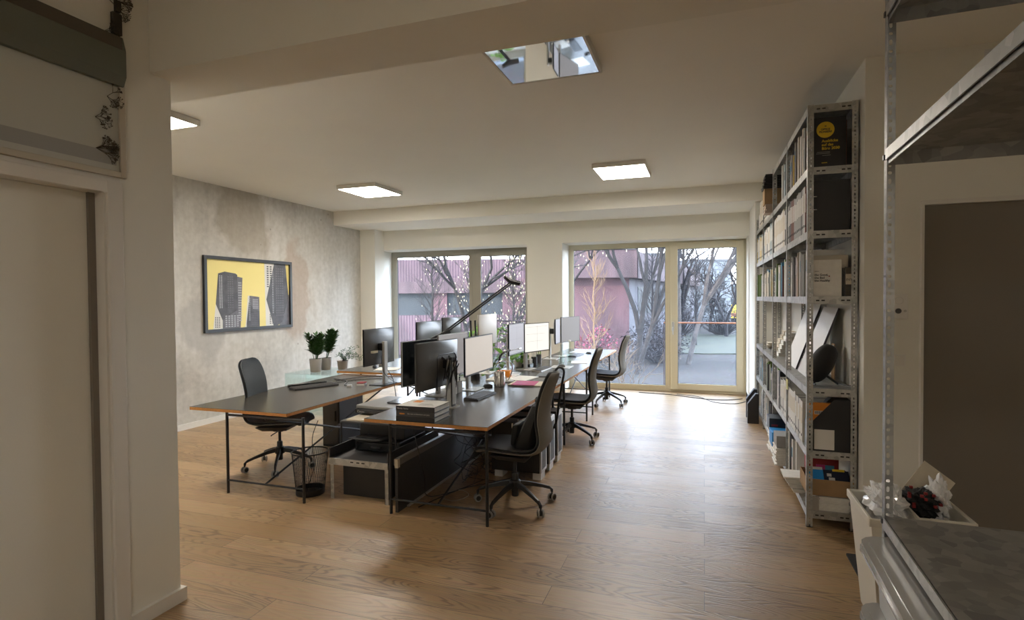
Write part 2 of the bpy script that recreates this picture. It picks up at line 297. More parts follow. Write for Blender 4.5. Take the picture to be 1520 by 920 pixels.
# ------------------------------------------------------------------ mesh builder
class MB:
    def __init__(s): s.bm = bmesh.new(); s.mi = 0; s.T = Matrix.Identity(4)
    def _v(s, p): return s.bm.verts.new(s.T @ Vector(p))
    def face(s, vs):
        try: f = s.bm.faces.new(vs); f.material_index = s.mi; return f
        except ValueError: return None
    def poly(s, pts): return s.face([s._v(p) for p in pts])
    def box(s, x0, x1, y0, y1, z0, z1):
        v = [s._v(p) for p in ((x0, y0, z0), (x1, y0, z0), (x1, y1, z0), (x0, y1, z0), (x0, y0, z1), (x1, y0, z1), (x1, y1, z1), (x0, y1, z1))]
        for q in ((0, 3, 2, 1), (4, 5, 6, 7), (0, 1, 5, 4), (1, 2, 6, 5), (2, 3, 7, 6), (3, 0, 4, 7)): s.face([v[i] for i in q])
        return s
    def rbox(s, x0, x1, y0, y1, z0, z1, r=.01, seg=3):
        """box with rounded vertical corners"""
        pts = []
        for cx, cy, a0 in ((x1 - r, y1 - r, 0), (x0 + r, y1 - r, 90), (x0 + r, y0 + r, 180), (x1 - r, y0 + r, 270)):
            for k in range(seg + 1):
                a = math.radians(a0 + 90 * k / seg); pts.append((cx + r * math.cos(a), cy + r * math.sin(a)))
        return s.prism(pts, z0, z1)
    def prism(s, pts, z0, z1, pts2=None):
        b = [s._v((p[0], p[1], z0)) for p in pts]; t = [s._v((p[0], p[1], z1)) for p in (pts2 or pts)]
        n = len(pts); s.face(b[::-1]); s.face(t)
        for i in range(n): s.face([b[i], b[(i + 1) % n], t[(i + 1) % n], t[i]])
        return s
    def prismY(s, pts, y0, y1):  # pts in xz
        b = [s._v((p[0], y0, p[1])) for p in pts]; t = [s._v((p[0], y1, p[1])) for p in pts]
        n = len(pts); s.face(b); s.face(t[::-1])
        for i in range(n): s.face([b[(i + 1) % n], b[i], t[i], t[(i + 1) % n]])
        return s
    def prismX(s, pts, x0, x1):  # pts in yz
        b = [s._v((x0, p[0], p[1])) for p in pts]; t = [s._v((x1, p[0], p[1])) for p in pts]
        n = len(pts); s.face(b[::-1]); s.face(t)
        for i in range(n): s.face([b[i], b[(i + 1) % n], t[(i + 1) % n], t[i]])
        return s
    def tube(s, pts, r, seg=8, cap=True):
        pts = [Vector(p) for p in pts]; n = len(pts); rs = r if isinstance(r, (list, tuple)) else [r] * n
        rings = []; up = None
        for i, p in enumerate(pts):
            d = (pts[min(i + 1, n - 1)] - pts[max(i - 1, 0)]).normalized()
            if up is None:
                up = d.orthogonal().normalized()
            up = (up - d * up.dot(d));
            if up.length < 1e-5: up = d.orthogonal()
            up.normalize(); sd = d.cross(up)
            rings.append([s._v(p + (up * math.cos(2 * PI * k / seg) + sd * math.sin(2 * PI * k / seg)) * rs[i]) for k in range(seg)])
        for a, b in zip(rings, rings[1:]):
            for k in range(seg): s.face([a[k], a[(k + 1) % seg], b[(k + 1) % seg], b[k]])
        if cap: s.face(rings[0][::-1]); s.face(rings[-1])
        return s
    def lathe(s, prof, c=(0, 0), seg=24, close=False):
        rings = [[s._v((c[0] + r * math.cos(2 * PI * k / seg), c[1] + r * math.sin(2 * PI * k / seg), z)) for k in range(seg)] for r, z in prof]
        for a, b in zip(rings, rings[1:]):
            for k in range(seg): s.face([a[k], a[(k + 1) % seg], b[(k + 1) % seg], b[k]])
        s.face(rings[0][::-1])
        if close: s.face(rings[-1])
        return s
    def grid(s, rows):
        vs = [[s._v(p) for p in r] for r in rows]
        for a, b in zip(vs, vs[1:]):
            for i in range(len(a) - 1): s.face([a[i], a[i + 1], b[i + 1], b[i]])
        return s
    def leaf(s, p, d, l, w, droop=.2):
        p = Vector(p); d = Vector(d).normalized(); sd = d.cross(Vector((0, 0, 1)))
        if sd.length < .05: sd = Vector((1, 0, 0))
        sd.normalize(); m = p + d * l * .5 + Vector((0, 0, .06 * l)); e = p + d * l - Vector((0, 0, droop * l))
        a = s._v(p); b = s._v(m + sd * w / 2); c = s._v(e); f = s._v(m - sd * w / 2)
        s.face([a, b, c, f])
    def build(s, name, mats, parent=None, smooth=False, loc=None, rotz=None, bevel=0):
        me = bpy.data.meshes.new(name); bmesh.ops.recalc_face_normals(s.bm, faces=s.bm.faces)
        s.bm.to_mesh(me); s.bm.free()
        if not isinstance(mats, (list, tuple)): mats = [mats]
        for m in mats: me.materials.append(M[m] if isinstance(m, str) else m)
        if smooth:
            for p in me.polygons: p.use_smooth = True
            try: me.set_sharp_from_angle(angle=math.radians(40))
            except Exception: pass
        o = bpy.data.objects.new(name, me); COL.objects.link(o)
        if parent: o.parent = parent
        if loc is not None: o.location = loc
        if rotz is not None: o.rotation_euler = (0, 0, rotz)
        if bevel:
            b = o.modifiers.new('bevel', 'BEVEL'); b.width = bevel; b.segments = 2; b.limit_method = 'ANGLE'
        return o

LABELS = set()
def tag(o, label, cat, group=None, kind=None):
    o['label'] = label; o['category'] = cat
    if group: o['group'] = group
    if kind: o['kind'] = kind
    return o
def thing(name, label, cat, loc=(0, 0, 0), rotz=0, group=None):
    o = bpy.data.objects.new(name, None); COL.objects.link(o); o.empty_display_size = .1
    o.location = loc; o.rotation_euler = (0, 0, rotz)
    return tag(o, label, cat, group)
def struct(o): o['kind'] = 'structure'; return o
def copy_tree(root, loc, rotz, label=None):
    kids = {}
    for o in bpy.data.objects:
        if o.parent: kids.setdefault(o.parent.name, []).append(o)
    def rec(o, par):
        c = o.copy(); COL.objects.link(c); c.parent = par
        for k in kids.get(o.name, []): rec(k, c)
        return c
    r = rec(root, None); r.location = loc; r.rotation_euler = (0, 0, rotz)
    if label: r['label'] = label
    return r
def B(name, mat, parent, *boxes, bevel=0, **k):
    mb = MB()
    for b in boxes: mb.box(*b)
    return mb.build(name, mat, parent, bevel=bevel, **k)
def text(body, size, loc, rot, mat, parent, name='lettering', align='LEFT', ext=.0006, sx=1, bold=0.0):
    cu = bpy.data.curves.new(name, 'FONT'); cu.body = body; cu.size = size; cu.extrude = ext; cu.align_x = align; cu.offset = bold
    cu.resolution_u = 3
    cu.materials.append(M[mat] if isinstance(mat, str) else mat)
    tmp = bpy.data.objects.new(name, cu); COL.objects.link(tmp); dg = bpy.context.evaluated_depsgraph_get(); dg.update()
    me = bpy.data.meshes.new_from_object(tmp.evaluated_get(dg)); bpy.data.objects.remove(tmp); me.name = name
    o = bpy.data.objects.new(name, me); COL.objects.link(o); o.location = loc; o.rotation_euler = rot; o.scale = (sx, 1, 1)
    if parent: o.parent = parent
    return o
# ------------------------------------------------------------------ camera
H = 1.70; YAW, PIT, ROL = 0.332465881, -0.0208645638, -0.00762900392
cam = bpy.data.cameras.new('camera'); camo = bpy.data.objects.new('camera', cam); COL.objects.link(camo)
fwd = Vector((-math.sin(YAW) * math.cos(PIT), math.cos(YAW) * math.cos(PIT), math.sin(PIT)))
r_ = Vector((math.cos(YAW), math.sin(YAW), 0)); u_ = r_.cross(fwd)
rr = math.cos(ROL) * r_ + math.sin(ROL) * u_; uu = -math.sin(ROL) * r_ + math.cos(ROL) * u_
camo.matrix_world = Matrix(((rr.x, uu.x, -fwd.x, 0), (rr.y, uu.y, -fwd.y, 0), (rr.z, uu.z, -fwd.z, H), (0, 0, 0, 1)))
cam.sensor_width = 36; cam.lens = 826.15 / 1520 * 36; cam.clip_start = .05; cam.clip_end = 400
sc.camera = camo

# ------------------------------------------------------------------ world and sun
w = bpy.data.worlds.new('overcast_sky'); sc.world = w; w.use_nodes = True; nt = w.node_tree
bg = nt.nodes['Background']; tc = N(nt, 'ShaderNodeTexCoord'); sp = N(nt, 'ShaderNodeSeparateXYZ'); nt.links.new(tc.outputs['Generated'], sp.inputs[0])
rp = ramp(nt, sp.outputs[2], [(0, (.80, .86, .92)), (.12, (.74, .84, .95)), (.5, (.62, .78, 1))]); nt.links.new(rp.outputs[0], bg.inputs['Color'])
bg.inputs['Strength'].default_value = 4.8
sl = bpy.data.lights.new('low_winter_sun', 'SUN'); sl.energy = 3.0; sl.angle = math.radians(3); sl.color = (1, .80, .58)
so = bpy.data.objects.new('low_winter_sun', sl); COL.objects.link(so)
so.rotation_euler = Vector((.55, .80, -.42)).to_track_quat('-Z', 'Y').to_euler(); so.location = (-6, -10, 12)

# ------------------------------------------------------------------ room shell
CZ, SZ, WY = 3.325, 3.077, 9.85
struct(B('floor', 'floor', None, (-6.8, 3.2, -3.4, 10.42, -.12, 0)))
struct(B('ceiling', 'ceil', None, (-6.8, 3.2, -3.4, 10.5, CZ, CZ + .2)))
struct(B('wall_left', 'concrete', None, (-6.78, -6.48, 2.0, 10.45, 0, CZ)))
struct(B('baseboard_left', 'trim', None, (-6.48, -6.465, 2.36, 9.5, 0, .075)))
# far wall with two openings
struct(B('wall_far', 'paint', None, (-6.48, -6.28, WY, 10.45, 0, SZ), (-3.10, -2.43, WY, 10.45, 0, SZ), (.683, 1.3, WY, 10.45, 0, SZ),
         (-6.28, -3.10, WY, 10.45, 2.695, SZ), (-2.43, .683, WY, 10.45, 2.695, SZ)))
struct(B('wall_far_pillar', 'paint', None, (-6.48, -6.14, 9.52, WY, 0, SZ)))
struct(B('beam_far', 'ceil', None, (-6.48, 1.3, 8.69, 10.45, SZ, CZ)))
struct(B('wall_right_pillar', 'paint', None, (.70, 1.3, 8.82, WY, 0, SZ)))
struct(B('baseboard_right', 'trim', None, (.688, .70, 8.82, WY, 0, .075), (.683, .70, WY, 10.3, 0, .075)))
struct(B('wall_right', 'paint', None, (1.045, 1.3, 4.5, 8.82, 0, CZ)))
struct(B('wall_right_front', 'paint', None, (1.045, 1.37, 4.43, 4.5, 0, CZ), (1.37, 2.27, 4.43, 4.5, 2.33, CZ), (2.27, 3.2, 4.43, 4.5, 0, CZ)))
struct(B('wall_right_near', 'paint', None, (2.95, 3.2, -3.4, 4.43, 0, CZ)))
struct(B('beam_near', 'paint', None, (-6.48, 2.95, 2.215, 2.60, 2.924, CZ)))
# near partition on the left, with a doorway
LX = -2.81
struct(B('wall_left_near', 'paint', None, (-6.48, LX, 2.04, 2.337, 0, 2.924), (-6.48, LX, 2.04, 2.215, 2.924, CZ), (-2.95, LX, 1.0, 2.04, 2.33, CZ), (-2.95, LX, -3.4, 1.0, 0, CZ)))
struct(B('wall_back', 'paint', None, (-2.95, 2.95, -3.4, -3.2, 0, CZ)))
struct(B('baseboard_left_near', 'trim', None, (LX, LX + .022, 2.04, 2.337, 0, .075), (-4.5, LX + .022, 2.337, 2.36, 0, .075)))
d1 = thing('door_1', 'off-white doorway on the left near wall', 'door'); del d1['category'], d1['label']; struct(d1)
B('door_casing', 'trim', d1, (LX, LX + .018, 1.965, 2.04, 0, 2.30), (LX, LX + .018, .93, 1.965, 2.24, 2.30), (LX, LX + .018, .93, 1.0, 0, 2.24), bevel=.003)
B('door_jamb', 'trim', d1, (-2.95, LX, 1.955, 2.04, 0, 2.33), (-2.95, LX, .93, 1.955, 2.24, 2.33))
B('door_panel', 'paint', d1, (-2.935, -2.89, 1.0, 1.952, .005, 2.24), bevel=.003)
B('door_stop', 'door_dark', d1, (-2.888, -2.87, 1.925, 1.955, 0, 2.24))
d2 = thing('door_2', 'x', 'door'); del d2['category'], d2['label']; struct(d2)
B('door_frame', 'trim', d2, (1.37, 1.385, 4.40, 4.5, 0, 2.33), (2.25, 2.27, 4.40, 4.5, 0, 2.33), (1.385, 2.25, 4.40, 4.5, 2.30, 2.33))
B('door_panel', 'door_dark', d2, (1.385, 2.25, 4.44, 4.49, .005, 2.30))

def win_frame(parent, x0, x1, z0, z1, y0, y1, bars, mat, top=.1, bot=.1, side=.1, gx=()):
    mb = MB(); mb.box(x0, x0 + side, y0, y1, z0, z1).box(x1 - side, x1, y0, y1, z0, z1).box(x0 + side, x1 - side, y0, y1, z1 - top, z1).box(x0 + side, x1 - side, y0, y1, z0, z0 + bot)
    for a, b in bars: mb.box(a, b, y0, y1, z0 + bot, z1 - top)
    return mb.build('window_frame', mat, parent, bevel=.006)
def sash(parent, x0, x1, z0, z1, y, mat, wd, glass, name='sash', t=.03, wr=None):
    f = MB(); f.box(x0, x0 + wd, y - t, y, z0, z1).box(x1 - (wr or wd), x1, y - t, y, z0, z1).box(x0 + wd, x1 - (wr or wd), y - t, y, z1 - wd, z1).box(x0 + wd, x1 - (wr or wd), y - t, y, z0, z0 + wd)
    fo = f.build(name, mat, parent, bevel=.004)
    a, b = x0 + wd, x1 - (wr or wd); g = MB(); k = .008
    g.box(a, a + k, y - .012, y + .004, z0 + wd, z1 - wd).box(b - k, b, y - .012, y + .004, z0 + wd, z1 - wd).box(a, b, y - .012, y + .004, z1 - wd - k, z1 - wd).box(a, b, y - .012, y + .004, z0 + wd, z0 + wd + k)
    g.build('gasket', 'gasket', fo)
    p = MB(); p.poly([(a, y - .004, z0 + wd), (b, y - .004, z0 + wd), (b, y - .004, z1 - wd), (a, y - .004, z1 - wd)]); p.build('pane', glass, fo)
    return fo
w1 = thing('window_1', 'x', 'x'); del w1['category'], w1['label']; struct(w1)
win_frame(w1, -6.28, -3.10, .02, 2.695, 10.37, 10.44, [(-4.42, -4.33)], 'frame_shaded', .05, .06, .06)
sash(w1, -6.22, -4.42, .08, 2.645, 10.40, 'frame_shaded', .07, 'glass', 'fixed_light')
sash(w1, -4.33, -3.16, .08, 2.645, 10.37, 'frame_shaded', .10, 'glass', 'tilt_sash', wr=.13)
w2 = thing('window_2', 'x', 'x'); del w2['category'], w2['label']; struct(w2)
win_frame(w2, -2.43, .683, .0, 2.695, 10.37, 10.44, [(-.60, -.555)], 'frame_cream', .05, .06, .045)
sash(w2, -2.40, -.60, .05, 2.66, 10.40, 'frame_cream', .06, 'frostglass', 'fixed_light')
bd = sash(w2, -.555, .64, .05, 2.665, 10.37, 'frame_cream', .11, 'frostglass', 'balcony_door_leaf', t=.035)
mb = MB(); mb.rbox(-.545, -.505, 10.30, 10.335, 1.10, 1.26, .012); mb.build('door_plate', 'silver', bd)
mb = MB(); mb.tube([(-.525, 10.30, 1.16), (-.525, 10.275, 1.16), (-.525, 10.27, 1.15), (-.525, 10.27, 1.03)], .010); mb.build('door_handle', 'silver', bd, smooth=True)
struct(B('window_sill', 'trim', None, (-6.28, -3.10, 9.86, 10.37, 0.0, .02)))

# ------------------------------------------------------------------ ceiling lights
def ceiling_light(x0, x1, y0, y1, label, lit=True):
    t = thing('ceiling_light', label, 'ceiling light', ((x0 + x1) / 2, (y0 + y1) / 2, CZ), group=None)
    a, b = (x1 - x0) / 2, (y1 - y0) / 2; h = .055
    mb = MB(); k = .018
    mb.box(-a, a, -b, -b + k, -h, 0).box(-a, a, b - k, b, -h, 0).box(-a, -a + k, -b + k, b - k, -h, 0).box(a - k, a, -b + k, b - k, -h, 0)
    mb.build('housing', 'lamphouse', t, bevel=.003)
    B('diffuser', 'lamp' if lit else 'mirror', t, (-a + k, a - k, -b + k, b - k, -h + .004, -h + .012))
    return t
ceiling_light(-4.95, -4.31, 6.71, 7.45, 'square lit ceiling light nearest the far beam on the concrete wall side')
ceiling_light(-1.29, -.65, 6.74, 7.48, 'square lit ceiling light nearest the far beam, towards the bookshelves')
ceiling_light(-4.95, -4.29, 3.12, 3.86, 'lit ceiling light half hidden by the left partition, only its corner showing')
ceiling_light(-1.345, -.675, 3.25, 3.925, 'square glossy ceiling panel reflecting the room, cut off by the near beam', lit=False)

ceiling_light(-.35, .30, -2.4, -1.75, 'added ceiling light out of view, brightening the entrance zone before the near beam')  # unseen lamp added behind the camera to brighten the near zone
# ------------------------------------------------------------------ outdoors
def W(f, r, z): return (-.3263 * f + .9452 * r, .9452 * f + .3263 * r, z)
GZ = -1.2
mb = MB(); mb.box(-120, 120, 11.2, 220, GZ - .3, GZ); g = mb.build('ground', 'ground', None); g['kind'] = 'structure'
RZ = math.atan2(.3263, .9452)
def local(f, r, z=GZ): return W(f, r, z)
# grass strip seen through the balcony door
mb = MB(); pts = []
for i in range(24):
    a = 2 * PI * i / 24; pts.append((6.5 * math.cos(a) * (1 + .12 * math.sin(3 * a)), 9 * math.sin(a) * (1 + .1 * math.cos(2 * a))))
mb.prism(pts, 0, .05); gr = mb.build('grass', 'grass', None, loc=W(36, 11.5, GZ), rotz=RZ); gr['kind'] = 'stuff'
tag(gr, 'patch of thin winter grass behind the balcony door', 'grass', kind='stuff')

pv = thing('pavilion', 'long low pink building with a heavy fascia and dark ribbon windows', 'building', W(29, 6.1, GZ), RZ)
# local: x along facade (negative to the left), y away from the camera, z up from the ground
B('plain_wall', 'pink', pv, (-5.6, 0, 0, 9, 0, 3.95))
B('ribbed_wall', 'pinkrib', pv, (-26, -5.6, 0.05, 9, 0, 2.05), (-26, -5.6, .05, 9, 3.8, 4.9))
B('fascia_band', 'pinkband', pv, (-26, -5.6, -.05, 9, 3.2, 3.8))
rf = B('roof_fascia', 'pinkband', pv, (-5.0, .3, -.55, 9.3, 3.92, 5.35)); 
B('roof_drip', 'extgrey', rf, (-5.05, .35, -.6, 9.35, 5.35, 5.45))
B('upper_cladding', 'pinkrib', pv, (-26, -5.0, .02, 8.9, 3.8, 4.95))
for k, (a, b) in enumerate(((-25.4, -21.3), (-12.2 - 6.2, -12.2 - 2.4), (-20.6, -19.0), (-14.0, -10.3), (-9.5, -6.6))):
    wn = B('ribbon_window', 'extglass', pv, (a, b, .30, .4, 2.05, 3.2)); 
    B('mullion', 'gasket', wn, ((a + b) / 2 - .03, (a + b) / 2 + .03, .26, .3, 2.05, 3.2))
for a, b in ((-26, -25.4), (-21.3, -20.6), (-19, -18.4), (-14.6, -14.0), (-10.3, -9.5), (-6.6, -5.6)): B('window_pier', 'pink', pv, (a, b, .15, .44, 2.05, 3.2))
B('recess_back', 'extgrey', pv, (-26, -5.6, .45, 9, 2.05, 3.2))
# receding lavender wing
ang = math.atan2(10.4, 4.9)
wg = thing('annex', 'lavender side wing running back from the pink building, with dark windows', 'building', W(29.2, 6.15, GZ), RZ + ang)
B('side_wall', 'lavender', wg, (0, 26, 0, 6, 0, 3.9))
B('roof_slab', 'pinkband', wg, (-.1, 26.5, -.5, 6, 3.9, 5.3))
for a, b in ((2.0, 6.8), (7.6, 9.8), (12, 17), (18, 23)):
    wn = B('side_window', 'extglass', wg, (a, b, -.03, .05, 1.95, 3.5)); B('mullion', 'gasket', wn, ((a + b) / 2 - .05, (a + b) / 2 + .05, -.06, -.03, 1.95, 3.5))
hb = thing('apartment_building', 'pale blue flat-roofed building far off behind the balcony door', 'building', W(62, 21.8, GZ), RZ)
B('wall', 'paleblue', hb, (-2.4, 2.6, 0, 8, 0, 6.9)); B('roof', 'extgrey', hb, (-2.5, 2.7, -.1, 8.1, 6.9, 7.1))
for i in range(3):
    for j in range(2): B('window', 'extglass', hb, (-1.9 + i * 1.5, -1.1 + i * 1.5, -.04, .02, 1.2 + j * 2.6, 2.8 + j * 2.6))
hb = thing('workshop_building', 'grey industrial building with light bands at the far right of the door glass', 'building', W(70, 29.0, GZ), RZ)
B('wall', 'extgrey', hb, (-3.2, 5, 0, 8, 0, 4.2)); B('roof', 'paleblue', hb, (-3.3, 5.1, -.2, 8.2, 4.2, 4.5)); B('gate', 'extglass', hb, (-2.5, -.2, -.05, .02, 0, 2.6))
hb = thing('distant_house', 'dull violet house in the haze left of the pale blue building', 'building', W(64, 17.6, GZ), RZ)
B('wall', 'bush', hb, (-3.4, 1.5, 0, 8, 0, 6.6)); mbx = MB(); mbx.prismX([(-.2, 6.6), (8.2, 6.6), (4, 8.3)], -3.5, 1.6); mbx.build('roof', 'bark_dark', hb)
van = thing('delivery_van', 'small yellow and orange van parked across the street', 'van', W(68, 27.0, GZ), RZ)
mb = MB(); mb.prismY([(-1.5, .3), (1.5, .3), (1.5, 1.1), (1.1, 1.9), (-1.5, 1.9)], -.8, .8); mb.build('body', 'yellow', van, bevel=.05)
B('stripe', 'railcol', van, (-1.51, 1.51, -.82, -.8, .5, .95)); B('side_glass', 'extglass', van, (.2, 1.0, -.82, -.8, 1.15, 1.65))
for sx in (-1, 1):
    mb = MB(); mb.tube([(sx * .95, -.84, .32), (sx * .95, -.6, .32)], .32, 14); mb.build('wheel', 'gasket', van)
# orange rails outside the openings
for (x0, x1, z, lab) in ((-.7, .75, 1.232, 'thin orange railing bar outside the balcony door'), (-4.5, -3.0, 1.246, 'thin pinkish railing bar outside the left window')):
    t = thing('railing', lab, 'railing', ((x0 + x1) / 2, 10.6, -.12)); hw = (x1 - x0) / 2
    mb = MB(); mb.tube([(-hw, 0, z + .12), (hw, 0, z + .12)], .014); mb.build('rail', 'railcol' if x0 > -1 else 'pinkband', t, smooth=True)
    for s_ in (-1, 1): 
        mb = MB(); mb.tube([(s_ * hw, 0, 0), (s_ * hw, 0, z + .12)], .012); mb.build('post', 'pinkband', t, smooth=True)
struct(B('balcony_slab', 'extgrey', None, (-6.6, 1.4, 10.45, 11.2, -1.2, -.12)))

def grow(mb, p, d, l, r, depth, rnd, spread=.55, up=.15, tips=None, nb=(2, 3), shrink=.72):
    pts = [p]; q = Vector(p); dd = Vector(d).normalized(); n = 3
    for i in range(n):
        dd = (dd + Vector((rnd.uniform(-.16, .16), rnd.uniform(-.16, .16), rnd.uniform(-.05, .12) + up * .2))).normalized()
        q = q + dd * (l / n); pts.append(tuple(q))
    mb.tube(pts, [r, r * .9, r * .8, r * .68], 5 if depth > 2 else 3, cap=False)
    if depth == 0:
        if tips is not None: tips.append(tuple(q))
        return
    for i in range(rnd.randint(*nb)):
        a = rnd.uniform(0, 2 * PI); sp_ = rnd.uniform(.5, 1) * spread
        side = dd.orthogonal().normalized(); side.rotate(Matrix.Rotation(a, 3, dd))
        nd = (dd * (1 - sp_ * .4) + side * sp_ + Vector((0, 0, up))).normalized()
        k = rnd.choice((1, 2, 3)) if depth > 1 else 3
        grow(mb, pts[3] if i == 0 else pts[k], nd, l * shrink * rnd.uniform(.8, 1.1), r * .64, depth - 1, rnd, spread, up, tips, nb, shrink)
def tree(label, f, r, h, rad, seed, bark='bark', depth=5, spread=.6, up=.12, trunk=.3, lean=(0, 0), nb=(3, 3), twig=None, name='bare_tree', stems=1, shrink=.72, catk=0):
    rnd = random.Random(seed); t = thing(name, label, 'tree', W(f, r, GZ), RZ)
    mb = MB(); mc = MB(); tips = []
    for s_ in range(stems):
        lx = lean[0] + (rnd.uniform(-.25, .25) if stems > 1 else 0); ly = lean[1]
        th = h * trunk; top = (lx * th, ly * th, th)
        o = (0.12 * s_ if stems > 1 else 0, 0, 0)
        mb.tube([o, (top[0] * .5 + o[0] + rnd.uniform(-.04, .04), top[1] * .5, th * .5), (top[0] + o[0], top[1], top[2])], [rad, rad * .85, rad * .75], 8)
        for k in range(rnd.randint(2, 3)):
            a = rnd.uniform(0, 2 * PI)
            grow(mc, (top[0] + o[0], top[1], top[2]), (lx + spread * .7 * math.cos(a), ly + spread * .7 * math.sin(a), 1), h * (1 - trunk) * .42, rad * .7, depth - 1, rnd, spread, up, tips, nb, shrink)
    mb.build('trunk', bark, t, smooth=True); mc.build('branches', twig or bark, t)
    if catk:
        mk = MB()
        for p in rnd.sample(tips, min(catk, len(tips))): mk.box(p[0] - .016, p[0] + .016, p[1] - .016, p[1] + .016, p[2] - .04, p[2] + .03)
        mk.build('catkins', 'catkin', t)
    return t
tree('tall bare tree with a forked trunk in front of the lavender wing', 22, 5.0, 8.5, .15, 3, 'bark', 6, .42, .16, .16, (.04, 0), stems=1)
tree('slanting bare tree rising to the right of the forked one', 21, 4.7, 8, .11, 11, 'bark', 6, .40, .18, .22, (.32, 0))
def sapling(label, f, r, h, rad, seed, mat, nbr=46, catk=0):
    rnd = random.Random(seed); t = thing('young_tree', label, 'tree', W(f, r, GZ), RZ); mb = MB(); mc = MB()
    P = [(.03 * math.sin(3 * i), .03 * math.cos(2 * i), h * i / 10) for i in range(11)]
    mb.tube(P, [rad * (1.05 - i / 10.5) + .005 for i in range(11)], 7); mb.build('trunk', mat, t, smooth=True)
    tips = []
    for k in range(nbr):
        v = rnd.uniform(.10, .96); i = int(v * 10); p = Vector(P[i]).lerp(Vector(P[i + 1]), v * 10 - i); a = rnd.uniform(0, 2 * PI); L_ = h * .26 * (1.05 - v) * rnd.uniform(.5, 1.2) + .15
        q = p; d = Vector((math.cos(a) * .75, math.sin(a) * .75, .65)).normalized(); pts = [p]
        for j in range(4):
            d = (d + Vector((rnd.uniform(-.25, .25), rnd.uniform(-.25, .25), .18))).normalized(); q = q + d * L_ / 4; pts.append(q)
            if j < 3:
                for _ in range(2):
                    e = (d + Vector((rnd.uniform(-.9, .9), rnd.uniform(-.9, .9), rnd.uniform(-.2, .6)))).normalized(); mc.tube([q, q + e * L_ * .16, q + e * L_ * .3 + Vector((0, 0, .03))], [.006, .005, .003], 3, cap=False)
                    tips.append(q + e * L_ * .3)
        mc.tube(pts, [.012, .010, .008, .006, .004], 4, cap=False)
    mc.build('branches', mat, t)
    if catk:
        mk = MB()
        for p in rnd.sample(tips, min(catk, len(tips))): mk.box(p[0] - .012, p[0] + .012, p[1] - .012, p[1] + .012, p[2] - .03, p[2] + .02)
        mk.build('catkins', 'catkin', t)
sapling('slender young tree with branches coloured as orange-lit before the pink wall', 17, 2.5, 4.9, .035, 5, 'twig_lit')
sapling('fine-twigged tree in front of the left part of the left window', 21, -3.0, 6.2, .05, 15, 'bark', 90, 60)
sapling('fine-twigged tree with pale catkins before the ribbon windows', 19, -1.35, 6.0, .05, 16, 'bark', 110, 260)
sapling('fine-twigged tree with many pale catkins in the right pane of the left window', 18, .05, 5.6, .045, 17, 'bark', 120, 420)
sapling('dark fine-twigged tree before the lavender wing', 25, 6.3, 6.4, .05, 18, 'bark_dark', 120)
sapling('dark fine-twigged tree behind the orange railing', 33, 10.9, 6.4, .06, 19, 'bark_dark', 110)
tree('low tan shrub with long arching twigs near the window foot', 14.5, 2.9, 1.9, .02, 8, 'twig_lit', 4, .8, .1, .08, (.1, 0), twig='twig_lit', name='arching_shrub', stems=3)
tree('white-barked birch leaning right behind the balcony door', 24, 7.6, 9, .12, 21, 'birch', 6, .5, .12, .28, (.26, 0), twig='birch', name='birch_tree')
tree('thin straight birch stem left of the leaning birch', 26, 7.8, 9, .09, 22, 'birch', 5, .4, .15, .4, (0, 0), twig='bark_dark', name='birch_tree')
tree('bushy dark tree at the left end of the door glass', 44, 13.4, 9.5, .2, 31, 'bark_dark', 6, .7, .05, .2, nb=(3, 3), name='bare_tree')
tree('round dark tree in front of the pale blue building', 40, 15.4, 5.6, .16, 33, 'bark_dark', 6, .8, .02, .18, nb=(3, 3))
tree('dark tree with fine twigs just right of the far house', 46, 16.4, 6.5, .16, 35, 'bark_dark', 6, .8, .02, .18, nb=(3, 3))
tree('bare tree dotted with pale catkins in front of the left window', 24, -1.9, 8.5, .13, 41, 'bark', 6, .65, .1, .18, (-.05, 0), catk=260)
tree('catkin-covered tree filling the right pane of the left window', 20, -.2, 7.6, .10, 43, 'bark', 6, .7, .08, .16, (.05, 0), catk=700)
tree('dark branching tree at the left edge of the balcony window', 19, 2.0, 7.5, .09, 47, 'bark_dark', 6, .6, .12, .22, (-.1, 0))
tree('hillside tree far behind the grey industrial building', 85, 34.5, 13, .3, 51, 'bark', 5, .7, .05, .25, nb=(3, 3))
def shrub(label, f, r, rad, h, mat, seed, n=260):
    rnd = random.Random(seed); t = thing('shrub', label, 'shrub', W(f, r, GZ), RZ); mb = MB(); ml = MB()
    for i in range(n):
        a = rnd.uniform(0, 2 * PI); e = rnd.uniform(.1, 1); x, y = rad * e * math.cos(a), rad * e * math.sin(a) ; z = h * rnd.uniform(.35, 1) * (1.1 - e * .5)
        if i % 4 == 0: mb.tube([(x * .2, y * .2, 0), (x * .7, y * .7, z * .6), (x, y, z)], [.02, .012, .006], 3, cap=False)
        ml.leaf((x, y, z), (rnd.uniform(-1, 1), rnd.uniform(-1, 1), rnd.uniform(-.2, 1)), .22, .09)
    mb.build('stems', 'bark_dark', t); ml.build('leaves', mat, t)
shrub('crimson shrub against the pink wall behind the far desk', 25, 4.0, .9, 1.6, 'berry', 61, 200)
shrub('magenta flowering shrub at the left edge of the balcony window', 23, 2.75, .5, 1.3, 'berry', 62, 90)
shrub('dark violet shrub under the forked tree', 27, 7.0, 1.6, 1.9, 'bush', 63, 700)
shrub('low dark shrub right of the forked tree', 24.5, 6.4, 1.1, 1.2, 'bush', 64, 500)
shrub('dark hedge bush in front of the pale blue building', 42, 15.8, 2.0, 2.6, 'bush', 65, 900)
shrub('dark hedge bush at the left of the door glass', 42, 12.6, 2.0, 3.2, 'bush', 66, 900)
